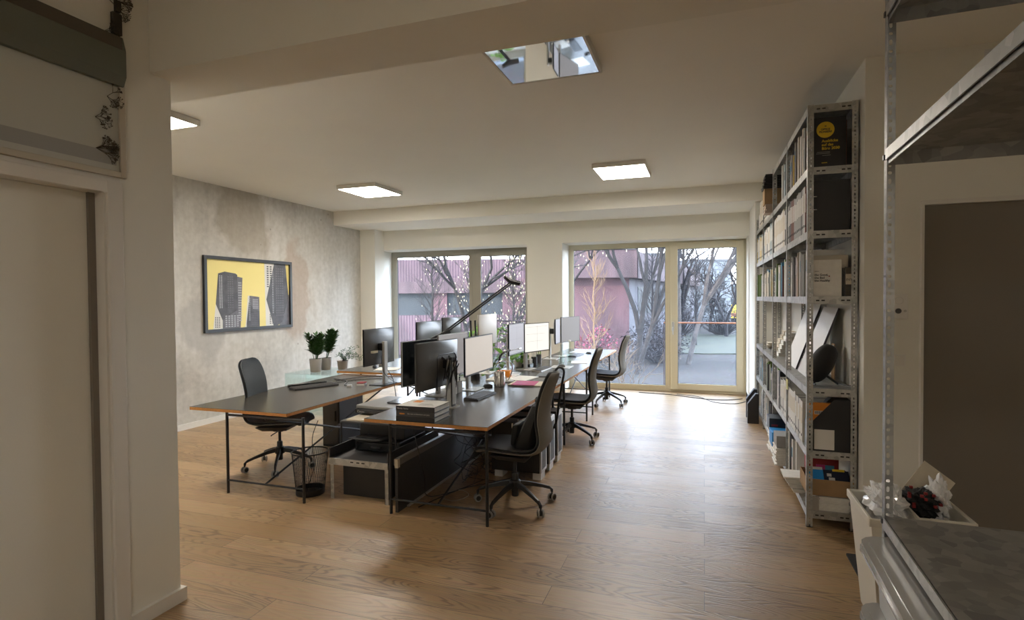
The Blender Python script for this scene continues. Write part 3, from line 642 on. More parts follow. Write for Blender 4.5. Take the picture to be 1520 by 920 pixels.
# ------------------------------------------------------------------ desks
def desk(label, x0, x1, y0, y1, zt, lx0, lx1, ly0, ly1, th=.028, brace=True):
    cx, cy = (x0 + x1) / 2, (y0 + y1) / 2
    t = thing('trestle_desk', label, 'desk', (cx, cy, 0))
    X0, X1, Y0, Y1 = x0 - cx, x1 - cx, y0 - cy, y1 - cy
    tp = B('tabletop', 'mdf', t, (X0, X1, Y0, Y1, zt - th, zt - .002), bevel=.0015)
    B('linoleum_surface', 'lino', tp, (X0, X1, Y0, Y1, zt - .002, zt))
    a, b, c, d = lx0 - cx, lx1 - cx, ly0 - cy, ly1 - cy; R = .0125; zb = .115; zh = zt - th
    for x in (a, b):
        for y in (c, d):
            mb = MB(); mb.tube([(x, y, 0), (x, y, zh)], R, 10); mb.build('leg', 'blackmetal', t, smooth=True)
    for y in (c, d):
        mb = MB(); mb.tube([(a, y, zb), (b, y, zb)], .009, 8); mb.build('lower_crossbar', 'blackmetal', t, smooth=True)
        mb = MB(); mb.tube([(a, y, zh - .025), (b, y, zh - .025)], .011, 8); mb.build('upper_crossbar', 'blackmetal', t, smooth=True)
    if brace:
        m = (a + b) / 2
        for k, (z0, z1) in enumerate(((zb, zh - .04), (zh - .04, zb))):
            mb = MB(); mb.tube([(m + .012 * k, c, z0), (m + .012 * k, d, z1)], .009, 8); mb.build('diagonal_brace', 'blackmetal', t, smooth=True)
    return t
TZ = .75
desk('dark-topped desk with orange board edge nearest the concrete wall, front of its row', -4.387, -3.312, 3.775, 6.05, .747, -3.98, -3.135 - .03, 3.80, 5.75)
desk('dark-topped desk standing slightly higher behind the desk by the concrete wall', -4.51, -3.38, 6.07, 8.15, .778, -4.3, -3.6, 6.3, 7.9)
desk('dark-topped desk nearest the camera with a stack of thick books on its corner', -2.572, -1.512, 3.80, 5.9, TZ, -2.35, -1.49 - .04, 3.83, 5.74)
desk('middle dark-topped desk in the right row, behind the nearest desk', -2.572, -1.512, 5.905, 7.95, TZ, -2.35, -1.53, 6.25, 7.55)
desk('last dark-topped desk of the right row, against the window', -2.42, -1.512, 7.955, 10.2, TZ, -2.35, -1.53, 7.98, 9.5)

# ------------------------------------------------------------------ chairs
def catmull(P, n=4):
    out = []
    for i in range(len(P) - 1):
        p0, p1, p2, p3 = P[max(i - 1, 0)], P[i], P[i + 1], P[min(i + 2, len(P) - 1)]
        for k in range(n):
            t = k / n
            out.append(tuple(.5 * (2 * b + (c - a) * t + (2 * a - 5 * b + 4 * c - d) * t * t + (3 * b - a - 3 * c + d) * t ** 3) for a, b, c, d in zip(p0, p1, p2, p3)))
    out.append(tuple(P[-1])); return out
PROFILE = [(.265, .445, .10), (.262, .458, .17), (.22, .478, .215), (.08, .476, .238), (-.08, .468, .24), (-.19, .474, .235), (-.255, .515, .225), (-.283, .585, .215), (-.272, .67, .205), (-.262, .75, .203), (-.275, .86, .208), (-.305, .97, .205), (-.335, 1.05, .185), (-.348, 1.09, .135), (-.352, 1.105, .07)]
def shell(off, w_add=0.0, th=.02):
    P = catmull(PROFILE, 3); nn = len(P); front = []; back = []
    for i, (y, z, hw) in enumerate(P):
        a, b = P[max(i - 1, 0)], P[min(i + 1, nn - 1)]
        ty, tz = b[0] - a[0], b[1] - a[1]; l = math.hypot(ty, tz) or 1; ny, nz = tz / l, -ty / l   # outward: towards sitter is (+y/+z)
        ny, nz = (ny, nz)
        if i < nn * .4 and nz < 0 or i >= nn * .4 and ny < 0: ny, nz = -ny, -nz
        rf, rb = [], []
        for k in range(9):
            u = -1 + k / 4; cup = .030 * abs(u) ** 2.2
            e = 1 - .75 * abs(u) ** 6
            for row, o in ((rf, off + th * .5 * e), (rb, off - th * .5 * e)):
                row.append((u * (hw + w_add), y + ny * (o + cup), z + nz * (o + cup)))
        front.append(rf); back.append(rb)
    mb = MB(); F = [[mb._v(p) for p in r] for r in front]; Bk = [[mb._v(p) for p in r] for r in back]
    for G in (F, Bk):
        for a, b in zip(G, G[1:]):
            for k in range(8): mb.face([a[k], a[k + 1], b[k + 1], b[k]])
    for a, b, c, d in zip(F, F[1:], Bk, Bk[1:]):
        mb.face([a[0], b[0], d[0], c[0]]); mb.face([a[-1], c[-1], d[-1], b[-1]])
    for k in range(8): mb.face([F[0][k], Bk[0][k], Bk[0][k + 1], F[0][k + 1]]); mb.face([F[-1][k], F[-1][k + 1], Bk[-1][k + 1], Bk[-1][k]])
    return mb
def make_chair(label, outer, inner, base='blackmetal'):
    t = thing('office_chair', label, 'office chair')
    shell(-.012, 0, .022).build('back_shell', outer, t, smooth=True)
    shell(.012, -.008, .026).build('seat_pad', inner, t, smooth=True)
    mb = MB(); mb.prism([(-.13, -.12), (.13, -.12), (.11, .12), (-.11, .12)], .395, .445, [(-.19, -.17), (.19, -.17), (.17, .17), (-.17, .17)]); mb.rbox(-.04, .04, -.06, .05, .37, .395, .015); mb.build('tilt_mechanism', 'darkgrey', t, bevel=.01)
    mb = MB(); mb.tube([(.06, .02, .385), (.21, .03, .385), (.24, .03, .38)], .006, 6); mb.build('height_lever', 'blackmetal', t, smooth=True)
    mb = MB(); mb.lathe([(.0145, .22), (.0145, .40)], seg=14, close=True); mb.build('gas_lift', base, t, smooth=True)
    mb = MB(); mb.lathe([(.026, .08), (.028, .09), (.028, .26), (.024, .27)], seg=16, close=True); mb.build('column', 'blackmetal', t, smooth=True)
    st = MB(); st.lathe([(.045, .145), (.048, .15), (.046, .205), (.036, .215)], seg=16, close=True)
    for i in range(5):
        a = 2 * PI * i / 5 + .31; c, s = math.cos(a), math.sin(a)
        P = [(.03, .185), (.12, .170), (.24, .135), (.305, .112), (.325, .095), (.328, .07)]
        Wd = [.020, .018, .0145, .013, .012, .010]; Ht = [.020, .017, .013, .012, .012, .010]
        rings = []
        for (rad, z), wd, ht in zip(P, Wd, Ht):
            vert = rad > .315
            pts = []
            for (u, v) in ((-wd, -ht), (wd, -ht), (wd * .7, ht), (-wd * .7, ht)):
                if vert: pts.append((c * (rad + v) - s * u, s * (rad + v) + c * u, z))
                else: pts.append((c * rad - s * u, s * rad + c * u, z + v))
            rings.append([st._v(p) for p in pts])
        for A, Bb in zip(rings, rings[1:]):
            for k in range(4): st.face([A[k], A[(k + 1) % 4], Bb[(k + 1) % 4], Bb[k]])
        st.face(rings[0]); st.face(rings[-1][::-1])
    st.build('star_base', base, t, bevel=.003)
    for i in range(5):
        a = 2 * PI * i / 5 + .31; c, s = math.cos(a), math.sin(a); ta = a + 1.2 + i
        cx, cy = c * .328, s * .328; dx, dy = math.cos(ta), math.sin(ta)
        mb = MB(); mb.tube([(cx - dx * .011, cy - dy * .011, .031), (cx + dx * .011, cy + dy * .011, .031)], .020, 16); mb.tube([(cx, cy, .03), (cx, cy, .078)], .007, 8)
        ca = mb.build('caster', 'blackmetal', t)
        for sg in (-1, 1):
            mb = MB(); mb.tube([(cx + dx * .013 * sg, cy + dy * .013 * sg, .031), (cx + dx * .026 * sg, cy + dy * .026 * sg, .031)], .031, 18); mb.build('wheel', 'rubber', ca, bevel=.003)
            mb = MB(); mb.tube([(cx + dx * .026 * sg, cy + dy * .026 * sg, .031), (cx + dx * .028 * sg, cy + dy * .028 * sg, .031)], .020, 14); mb.build('hub_cap', 'blackmetal', ca)
    return t
ch = make_chair('grey felt swivel chair nearest the camera with a black bag on its seat', 'fabric', 'fabric_dark')
ch.location = (-1.47, 4.30, 0); ch.rotation_euler = (0, 0, math.radians(92))
copy_tree(ch, (-1.50, 6.52, 0), math.radians(93), 'grey felt swivel chair at the middle desk of the right row, second from the camera')
copy_tree(ch, (-1.47, 8.86, 0), math.radians(88), 'grey felt swivel chair furthest from the camera, in front of the balcony window')
c0 = make_chair('slate-blue felt swivel chair between the left desk and the concrete wall', 'fabric_blue', 'fabric_blue')
c0.location = (-4.08, 4.55, 0); c0.rotation_euler = (0, 0, math.radians(-74))

# bag resting on the near chair, strap over its back
bg_ = thing('shoulder_bag', 'black nylon bag with zips leaning on the seat of the nearest chair', 'bag', (-1.40, 4.30, .493), math.radians(90))
mb = MB()
rows = []
for i in range(7):
    v = i / 6; z = .02 + .34 * v; wd = .195 * (1 - .25 * v ** 3) * (1 - .12 * (1 - v) ** 4); d = .085 * (1 - .5 * v)
    row = []
    for k in range(16):
        a = 2 * PI * k / 16; ca, sa = math.cos(a), math.sin(a)
        row.append((wd * math.copysign(abs(ca) ** .5, ca), -.04 - .11 * v + d * math.copysign(abs(sa) ** .6, sa), z))
    rows.append([mb._v(p) for p in row])
for a, b in zip(rows, rows[1:]):
    for k in range(16): mb.face([a[k], a[(k + 1) % 16], b[(k + 1) % 16], b[k]])
mb.face(rows[0][::-1]); mb.face(rows[-1]); mb.build('bag_body', 'bag', bg_, smooth=True)
mb = MB(); mb.prismX([(.03, .03), (.062, .03), (.045, .20), (-.01, .21)], -.14, .14); mb.build('front_pocket', 'bag', bg_, bevel=.02)
for x in (-.11, .04):
    mb = MB(); mb.tube([(x, .065, .05), (x, .048, .2)], .0022, 5); z_ = mb.build('zip', 'darkgrey', bg_)
    B('zip_pull', 'cream', z_, (x - .006, x + .006, .048, .056, .17, .205))
mb = MB(); mb.tube([(-.05, -.14, .35), (-.045, -.13, .385), (0, -.12, .40), (.045, -.13, .385), (.05, -.14, .35)], .010, 6); mb.build('handle', 'bag', bg_, smooth=True)
mb = MB(); P = [(.15, -.12, .33), (.16, -.16, .42), (.15, -.205, .54), (.13, -.25, .62), (.12, -.283, .64), (.12, -.318, .61), (.12, -.30, .5), (.13, -.272, .35), (.16, -.245, .2), (.19, -.21, .12)]
for dx in (0, .012): mb.tube([(p[0] + dx, p[1], p[2]) for p in catmull(P, 3)], .009, 5)
mb.build('shoulder_strap', 'bag', bg_, smooth=True)

# ------------------------------------------------------------------ monitors
def monitor(label, a, b, zb, zt, front, screen='screen_black', base=None, zd=TZ, back='monback', standm='silver', bez=.012, plate=True, mark=None, name='computer_monitor', bezm='black', doc=0, stw=.055):
    """a, b: the panel's lower corners on plan (x, y); front=+1 when the screen is on the right-hand side of a->b"""
    a, b = Vector(a), Vector(b); c = (a + b) / 2; d = b - a; wd = d.length
    nrm = Vector((d.y, -d.x)).normalized() * front; rz = math.atan2(nrm.y, nrm.x)   # local +x = screen normal
    base = Vector(base) if base else c - nrm * .12
    t = thing(name, label, 'monitor' if name != 'desktop_computer' else 'computer', (base.x, base.y, zd), rz)
    inv = Matrix.Rotation(-rz, 2); off = inv @ (c - base); ox, oy = off.x, off.y; h = wd / 2; z0, z1 = zb - zd, zt - zd
    mb = MB(); zc = (z0 + z1) / 2; hh = (z1 - z0) / 2
    secs = [(0, 1, 1), (-.014, 1, 1), (-.020, .97, .95), (-.040, .70, .62), (-.046, .55, .48)]
    R = []
    for dx, sx, sz in secs: R.append([mb._v((ox + dx, oy + sy * h * sx, zc + sg * hh * sz)) for sy, sg in ((-1, -1), (1, -1), (1, 1), (-1, 1))])
    for A, Bq in zip(R, R[1:]):
        for k in range(4): mb.face([A[k], A[(k + 1) % 4], Bq[(k + 1) % 4], Bq[k]])
    mb.face(R[0]); mb.face(R[-1][::-1]); pn = mb.build('housing', back, t, smooth=True)
    B('screen', screen, t, (ox - .001, ox + .0015, oy - h + bez, oy + h - bez, z0 + bez * 1.6, z1 - bez))
    mb = MB(); e = .003
    mb.box(ox - .014, ox + e, oy - h, oy - h + bez, z0, z1).box(ox - .014, ox + e, oy + h - bez, oy + h, z0, z1).box(ox - .014, ox + e, oy - h + bez, oy + h - bez, z1 - bez, z1).box(ox - .014, ox + e, oy - h + bez, oy + h - bez, z0, z0 + bez * 1.6)
    mb.build('bezel', bezm, t)
    if doc:
        mb = MB()
        for k in range(doc): zz = z1 - .05 - (z1 - z0 - .1) * k / doc; mb.box(ox + .0015, ox + .002, oy - h * .85, oy + h * (.85 - .5 * ((k * 37) % 5) / 5), zz, zz + .0025)
        mb.box(ox + .0015, ox + .002, oy - .001, oy + .001, z0 + .03, z1 - .03); mb.build('screen_text_lines', 'screen_line', t)
    # stand
    sy = max(-stw, min(stw, 0)); 
    mb = MB(); mb.rbox(-.022, .012, -stw / 2, stw / 2, .008, zc + .06, .008); st = mb.build('stand_column', standm, t, bevel=.002)
    mb = MB(); mb.box(.0, max(.01, ox - .03), -.04, .04, zc - .04, zc + .04) if ox > .03 else mb.box(-.02, .02, -.04, .04, zc - .04, zc + .04)
    mb.build('mount_arm', 'black', t, bevel=.01)
    if plate: mb = MB(); mb.rbox(-.09, .13, -.13, .13, 0, .008, .02); mb.build('stand_base', standm if plate is True else plate, t)
    if mark:
        mk = MB(); zm = z1 - (z1 - z0) * .17; xb = ox - .0235
        if mark != 'plain':
            for k in range(20):
                a0, a1 = 2 * PI * k / 20, 2 * PI * (k + 1) / 20; mk.poly([(xb, oy + q * math.cos(v), zm + q * math.sin(v)) for q, v in ((.021, a0), (.024, a0), (.024, a1), (.021, a1))])
            mk.build('logo_ring', 'silver', t)
        text('DELL', .017, (xb - .0, oy, zm - .006), (PI / 2, 0, -PI / 2), 'silver', t, 'logo_lettering', 'CENTER')
    return t
def cable(label, pts, r=.0035, mat='black', name='cable', n=4):
    P = catmull([tuple(p) for p in pts], n); c = Vector(pts[0]); mb = MB(); mb.tube([tuple(Vector(p) - c) for p in P], r, 6)
    o = mb.build(name, mat, None, smooth=True, loc=c); tag(o, label, 'cable'); return o
# left desk
m1 = monitor('dark monitor seen from behind on the left desk, round logo on its back', (-3.50, 5.17), (-3.50, 5.79), .965, 1.372, -1, base=(-3.395, 5.43), zd=.747, mark='ring', stw=.07, plate='black')
mb = MB()
mb.tube(catmull([(.03, .02, .32), (.0, .05, .22), (-.02, .03, .12), (-.1, -.05, .02), (-.16, -.15, .006)], 4), .003, 5)
mb.tube(catmull([(.03, -.03, .34), (.02, -.05, .24), (-.0, -.045, .15), (-.03, -.02, .1)], 4), .003, 5); mb.build('cable_bundle', 'black', m1, smooth=True)
B('connector_block', 'cream', m1, (.03, .09, .08, .17, .36, .385), bevel=.003)
# near right desk
m2 = monitor('dark monitor behind the stacked books, its back and cable loops towards the camera', (-2.235, 4.03), (-2.175, 4.70), .93, 1.335, -1, base=(-2.09, 4.42), mark='plain', standm='darkgrey', stw=.075, plate=False)
mb = MB(); mb.rbox(-.05, .05, -.07, .07, 0, .012, .02); mb.build('stand_base', 'silver', m2)
mb = MB(); mb.rbox(-.018, .026, .0385, .046, .012, .42, .003); mb.rbox(-.024, -.0225, -.03, .03, .03, .40, .0005); mb.build('stand_side_strip', 'silver', m2)
random.seed(5); mb = MB()
for k in range(15):
    y0 = random.uniform(-.09, .07); z0 = random.uniform(.28, .42)
    mb.tube(catmull([(.07, y0, z0 + .04), (.03, y0 - .05, z0 - .03), (.02 - .03 * random.random(), y0 + random.uniform(-.02, .05), z0 - .12 - .06 * random.random()), (-.02, y0 + .07, z0 - .06), (-.03, y0 + .08 * random.random(), z0 + .03)], 4), .005, 5)
mb.tube(catmull([(-.03, .05, .40), (-.05, .12, .30), (-.04, .15, .18), (-.02, .13, .08), (0, .08, .03)], 4), .004, 5)
mb.build('cable_bundle', 'black', m2, smooth=True)
mb = MB(); f_ = []   # moulded outline on the back
mb.tube([(.069, .13, .16), (.066, .13, .44), (.066, .10, .465), (.066, -.16, .465), (.066, -.19, .44), (.069, -.19, .16)], .006, 6); mb.build('back_moulding', 'black', m2, smooth=True)
monitor('dark glossy monitor left of the one with cable loops', (-2.70, 4.62), (-2.62, 5.22), .862, 1.295, 1, 'screen_black', base=(-2.50, 4.98), bezm='silver', bez=.006)
monitor('large monitor with plain beige screen on the nearest desk, above the black keyboard', (-2.25, 5.07), (-2.25, 5.84), .915, 1.309, 1, 'screen_cream', base=(-2.34, 5.36), bez=.010, stw=.07)
monitor('monitor with dull taupe screen half hidden behind the beige-screened one', (-2.47, 4.93), (-2.43, 5.55), .90, 1.345, 1, 'screen_dark', base=(-2.52, 5.25), bezm='silver', bez=.012, plate=True)
# middle / back left
monitor('dark monitor with round logo on its back, left of the pair before the window', (-3.42, 6.20), (-3.42, 6.90), 1.03, 1.41, -1, base=(-3.49, 6.78), zd=.778, mark='ring')
monitor('dark monitor adjoining the right edge of the logo-backed one before the window', (-3.42, 6.93), (-3.36, 7.42), 1.05, 1.44, -1, base=(-3.47, 7.2), zd=.778, mark='ring')
ic = monitor('white-backed desktop computer behind the black balanced-arm lamp', (-2.62, 6.30), (-2.60, 6.86), 1.12, 1.50, -1, base=(-2.62, 6.60), back='white', standm='white', bezm='white', name='desktop_computer')
# middle desk
monitor('monitor with grey-lilac window on screen at the middle desk', (-2.20, 6.25), (-2.20, 6.83), 1.01, 1.388, 1, 'screen_grey', bez=.008, base=(-2.33, 6.6), doc=2)
monitor('monitor with bright cream document on screen at the middle desk', (-2.20, 6.86), (-2.02, 7.40), .985, 1.37, 1, 'screen_doc', bez=.008, base=(-2.26, 7.1), doc=3)
# last desk
monitor('narrow sliver of a monitor seen nearly edge-on beside the clear bottles', (-2.15, 8.26), (-2.16, 8.58), .99, 1.375, 1, 'screen_grey', bez=.008, base=(-2.28, 8.42))
monitor('taupe-screened monitor furthest back, above the clear bottles', (-2.15, 8.62), (-1.97, 9.16), .985, 1.395, 1, 'screen_dark', bez=.006, base=(-2.2, 8.86), bezm='darkgrey')

# ------------------------------------------------------------------ keyboards, mice, papers
def keyboard(label, loc, rz, L=.44, D=.14, col='black', keyc='darkgrey', rows=5, rest=False):
    t = thing('keyboard', label, 'keyboard', loc, rz)
    mb = MB(); mb.prismX([(-D / 2, 0), (D / 2, 0), (D / 2, .022), (-D / 2, .012)], -L / 2, L / 2); mb.build('case', col, t, bevel=.003)
    mb = MB()
    for r in range(rows):
        y = -D / 2 + .014 + r * (D - .024) / rows; z = .012 + .010 * (y + D / 2) / D
        n = 18
        for c in range(n):
            if r == 0 and 4 <= c <= 8:
                if c > 4: continue
                x0 = -L / 2 + .01 + c * (L - .02) / n; x1 = x0 + 5 * (L - .02) / n - .003
            else: x0 = -L / 2 + .01 + c * (L - .02) / n; x1 = x0 + (L - .02) / n - .0035
            mb.box(x0, x1, y, y + (D - .024) / rows - .0035, z, z + .006)
    mb.build('keycaps', keyc, t)
    return t
def mouse(label, loc, rz, col='black'):
    t = thing('computer_mouse', label, 'mouse', loc, rz)
    mb = MB(); rows = []
    for i in range(9):
        v = -1 + i / 4; rw = .032 * math.sqrt(max(0, 1 - v * v * .96)); zh = .034 * math.sqrt(max(0.02, 1 - (v * .95 + .1) ** 2 * .9))
        rows.append([(rw * math.cos(PI * k / 8), v * .055, zh * math.sin(PI * k / 8)) for k in range(9)])
    mb.grid(rows); mb.build('mouse_body', col, t, smooth=True)
    B('scroll_wheel', 'darkgrey', t, (-.004, .004, .02, .034, .026, .034), bevel=.001)
    return t
keyboard('long black keyboard lying on the left desk, tilted towards its corner', (-4.03, 5.03, .747), math.radians(64), .50, .15)
pw = thing('wrist_rest', 'black padded wrist rest behind the keyboard on the left desk', 'wrist rest', (-4.22, 5.15, .747), math.radians(64))
mb = MB(); mb.rbox(-.22, .02, -.035, .035, 0, .022, .02); mb.build('pad', 'gloss', pw, bevel=.006); mb = MB(); mb.rbox(.03, .22, -.035, .035, 0, .02, .02); mb.build('pad_end', 'gloss', pw, bevel=.006)
keyboard('black keyboard with grey keys below the beige screen', (-2.05, 4.98, TZ), math.radians(88), .44, .15, keyc='darkgrey')
keyboard('white slim keyboard with grey keys on the middle desk', (-2.03, 7.10, TZ), math.radians(86), .46, .14, 'silver', 'darkgrey')
keyboard('black keyboard at the window end of the right row, behind the bottles', (-1.98, 8.95, TZ), math.radians(84), .42, .13)
mouse('dark mouse on a pale pad on the middle desk', (-1.86, 7.45, .754), math.radians(80), 'darkgrey')
mouse('black mouse near the window end of the right row', (-1.86, 9.35, TZ), math.radians(70), 'gloss')
mouse('black mouse beside the small green plant on the raised left desk', (-4.23, 6.52, .778), math.radians(30), 'gloss')
mouse('small dark mouse lying beyond the first keyboard of the right row', (-2.2, 5.55, TZ), math.radians(95), 'black')
def slab(name, label, cat, mat, x0, x1, y0, y1, z, h, rz=0, pages=None):
    cx, cy = (x0 + x1) / 2, (y0 + y1) / 2; a, b = (x1 - x0) / 2, (y1 - y0) / 2
    if pages:
        t = thing(name, label, cat, (cx, cy, z), rz); B('cover', mat, t, (-a, a, -b, b, 0, h * .12), (-a, a, -b, b, h * .88, h), (-a, -a + .002, -b, b, h * .12, h * .88)); B('pages', pages, t, (-a + .002, a - .004, -b + .004, b - .004, h * .12, h * .88)); return t
    o = B(name, mat, None, (-a, a, -b, b, 0, h)); o.location = (cx, cy, z); o.rotation_euler = (0, 0, rz); tag(o, label, cat); return o
slab('mouse_pad', 'pale green-grey mouse pad under the mouse on the middle desk', 'mouse pad', 'silver', -2.0, -1.72, 7.3, 7.6, TZ, .004)
slab('magazine', 'magazine with pink cover lying at the edge of the nearest desk', 'magazine', 'magenta', -1.99, -1.74, 5.68, 5.98, TZ + .012, .006, .1)
slab('magazine', 'grey magazine under the pink one on the nearest desk', 'magazine', 'cream', -2.03, -1.66, 5.70, 6.02, TZ, .012, .05, 'paper')
slab('folder', 'dark grey folder lying before the white keyboard', 'folder', 'darkgrey', -1.95, -1.64, 6.45, 6.80, TZ, .008, .15)
slab('paper_sheets', 'loose white sheets between the folder and the pink magazine', 'paper', 'paper', -2.15, -1.9, 6.05, 6.42, TZ, .010, -.12)
slab('paper_sheets', 'white sheets beneath the orange box on the middle desk', 'paper', 'paper', -2.40, -2.14, 5.96, 6.5, TZ, .014, .05)
slab('notebook', 'white notebook beside the clear bottles', 'notebook', 'white', -1.86, -1.62, 7.9, 8.22, TZ, .006, .2)
slab('paper_sheets', 'white sheet near the window end mouse', 'paper', 'paper', -2.2, -1.92, 9.45, 9.8, TZ, .003, -.2)
slab('tablet', 'dark tablet on the raised left desk', 'tablet', 'gloss', -3.62, -3.44, 6.6, 6.85, .778, .009, .1)
slab('paper_sheets', 'white papers on the raised left desk in front of the monitors', 'paper', 'paper', -4.1, -3.8, 6.25, 6.55, .778, .006, .3)
slab('game_card', 'small dark and white box beside the left monitor foot', 'box', 'white', -3.66, -3.57, 5.26, 5.36, .747, .02, .3)
slab('phone_case', 'dark red case lying on the white box by the left monitor foot', 'case', 'red', -3.655, -3.575, 5.265, 5.355, .767, .012, .2)
# orange box and small things on the middle desk
slab('card_box', 'small orange box on white sheets at the middle desk', 'box', 'orange', -2.34, -2.18, 6.18, 6.30, TZ + .014, .075, .2)
slab('eraser_block', 'small wooden block in front of the orange box', 'block', 'cardboard', -2.24, -2.17, 6.02, 6.10, TZ + .014, .03, .2)
for i, (x, y) in enumerate(((-2.28, 7.55), (-2.31, 7.88))):
    t = thing('pen_holder', ('round dark pen holder behind the white keyboard', 'round dark pen holder with green contents beside the bottles')[i], 'pen holder', (x, y, TZ))
    mb = MB(); mb.lathe([(.04, 0), (.042, .12), (.038, .12), (.036, .01)], seg=16, close=True); mb.build('cup', 'darkgrey', t, smooth=True)
    mb = MB(); random.seed(i)
    for k in range(6): a = k; mb.tube([(.015 * math.cos(a), .015 * math.sin(a), .02), (.035 * math.cos(a), .035 * math.sin(a), .17 + .02 * random.random())], .004, 5)
    mb.build('pens', ('silver', 'leaf')[i], t)
sb = thing('card_holder', 'black and cream card holder under the cream document screen', 'card holder', (-2.3, 7.3, TZ)); B('tray', 'black', sb, (-.06, .06, -.08, .08, 0, .05), bevel=.004); B('cards', 'cream', sb, (-.05, .05, -.07, .07, .05, .11))
# bottles
for i, (x, y, h, r0) in enumerate(((-1.98, 7.95, .27, .042), (-1.90, 8.12, .30, .04))):
    t = thing('glass_bottle', ('clear glass water bottle, the nearer of the two on the last desk', 'clear glass water bottle, the taller and further of the two')[i], 'bottle', (x, y, TZ))
    mb = MB(); mb.lathe([(r0 * .9, 0), (r0, .01), (r0, h * .55), (r0 * .45, h * .75), (r0 * .42, h * .95), (r0 * .5, h)], seg=18); mb.build('glass_body', 'clearglass', t, smooth=True)
    mb = MB(); mb.lathe([(r0 * .9, .004), (r0 * .93, h * .35)], seg=16, close=True); mb.build('water', 'clearglass', t, smooth=True)
    mb = MB(); mb.lathe([(r0 * .52, h), (r0 * .52, h + .02)], seg=14, close=True); mb.build('cap', 'white', t)
# metal cup
t = thing('steel_tumbler', 'shiny brushed-steel tumbler on the nearest desk', 'tumbler', (-2.09, 5.62, TZ))
mb = MB(); mb.lathe([(.055, 0), (.06, .004), (.06, .155), (.057, .16), (.054, .15), (.054, .02)], seg=28, close=True); mb.build('cup_wall', 'chrome', t, smooth=True)
# gooseneck desk lamp
t = thing('desk_lamp', 'thin bent-metal desk lamp beside the steel tumbler', 'lamp', (-2.12, 5.98, TZ))
mb = MB(); mb.lathe([(.07, 0), (.07, .008), (.01, .014)], seg=20, close=True); mb.build('lamp_foot', 'silver', t, smooth=True)
mb = MB(); mb.tube(catmull([(0, 0, .01), (.03, .06, .12), (.02, .03, .22), (-.04, -.12, .25), (-.07, -.22, .2)], 5), .006, 8); mb.tube(catmull([(0, 0, .01), (-.05, -.10, .1), (-.06, -.12, .24), (-.03, -.04, .33), (.0, .10, .345), (.04, .30, .35)], 5), .005, 8); mb.build('bent_tube', 'chrome', t, smooth=True)
mb = MB(); mb.tube(catmull([(-.06, -.12, .22), (-.055, -.10, .30), (-.02, -.02, .345), (.0, .08, .35)], 4), .012, 8); mb.build('black_sleeve', 'black', t, smooth=True)
mb = MB(); mb.tube([(.04, .28, .35), (.045, .34, .352)], .010, 8); mb.build('lamp_head', 'chrome', t)
# white box pair behind the dark monitor
for i, y in enumerate((4.98, 5.10)):
    slab('carton', ('small white carton, nearer of two behind the book stack', 'small white carton, further of two behind the book stack')[i], 'box', 'white', -2.42, -2.34 - 0, y, y + .1, TZ, .11)
# book stack
def bigbook(label, x0, x1, y0, y1, z, h, cov, txt=None, tcol='silver', mark=None, top=None):
    t = thing('hardcover_book', label, 'book', (x0, y0, z)); a, b = x1 - x0, y1 - y0
    B('cover', cov, t, (0, a, 0, .006, 0, h), (0, a, .006, b, 0, .004), (0, a, .006, b, h - .004, h), bevel=.001)
    B('pages', 'paper', t, (.004, a - .006, .006, b - .006, .004, h - .004))
    if txt: text(txt, .016, (a * .04 if mark is None else .10, -.0008, h * .4), (PI / 2, 0, 0), tcol, t, 'spine_lettering')
    if mark: B('spine_stamp', mark, t, (.03, .075, -.001, .001, h * .35, h * .62))
    return t
bigbook('thick black book at the bottom of the stack on the nearest desk', -2.292, -1.955, 3.82, 4.10, TZ, .036, 'black')
bigbook('thick dark grey book with orange stamp, middle of the desk stack', -2.290, -1.957, 3.822, 4.10, TZ + .037, .036, 'darkgrey', 'the new architecture and plan', 'silver', 'orange')
tb = bigbook('black-spined book with pale cover and orange patch on top of the stack', -2.292, -1.955, 3.82, 4.10, TZ + .074, .042, 'black', 'Works / Series', 'silver')
B('cover_print', 'paper', tb, (.002, .335, .004, .278, .042, .0428)); B('orange_patch', 'orange', tb, (.06, .13, .16, .24, .0428, .0434))
mb = MB()
for k in range(3): mb.box(.16, .30 - .02 * k, .06 + .03 * k, .066 + .03 * k, .0428, .0432)
mb.build('cover_rules', 'darkgrey', tb)
# counterbalanced arm lamp
t = thing('balanced_arm_lamp', 'black counterbalanced arm lamp reaching up before the left window', 'lamp', (-2.54, 6.02, TZ))
mb = MB(); mb.lathe([(.055, 0), (.055, .07), (.04, .075)], seg=20, close=True); mb.build('lamp_base', 'black', t, smooth=True)
PX, PY, PZ = -2.54, 6.02, TZ
def L(x, y, z): return (x - PX, y - PY, z - PZ)
mb = MB(); mb.tube([L(-2.56, 6.0, .82), L(-2.62, 6.08, 1.44)], .012, 6); mb.tube([L(-2.52, 6.04, .82), L(-2.58, 6.12, 1.44)], .012, 6); mb.build('upright_rods', 'black', t, smooth=True)
q0, q1 = Vector(L(-2.81, 5.72, 1.285)), Vector(L(-2.28, 6.60, 1.885)); 
mb = MB()
for dz in (0, .028): mb.tube([q0 + Vector((0, 0, dz)), q1 + Vector((0, 0, dz))], .010, 6)
mb.build('long_arm', 'black', t, smooth=True)
mb = MB(); mb.obj = None; mb.tube([q0 - Vector((.08, .14, .05)), q0 + Vector((.05, .06, .04))], [.03, .03], 10); mb.build('counterweight', 'black', t)
mb = MB(); mb.tube([q1 + Vector((-.08, -.05, .09)), q1 + Vector((-.02, 0, .03)), q1 + Vector((.09, .06, .0))], [.022, .035, .03], 8); mb.build('lamp_head', 'black', t, smooth=True)

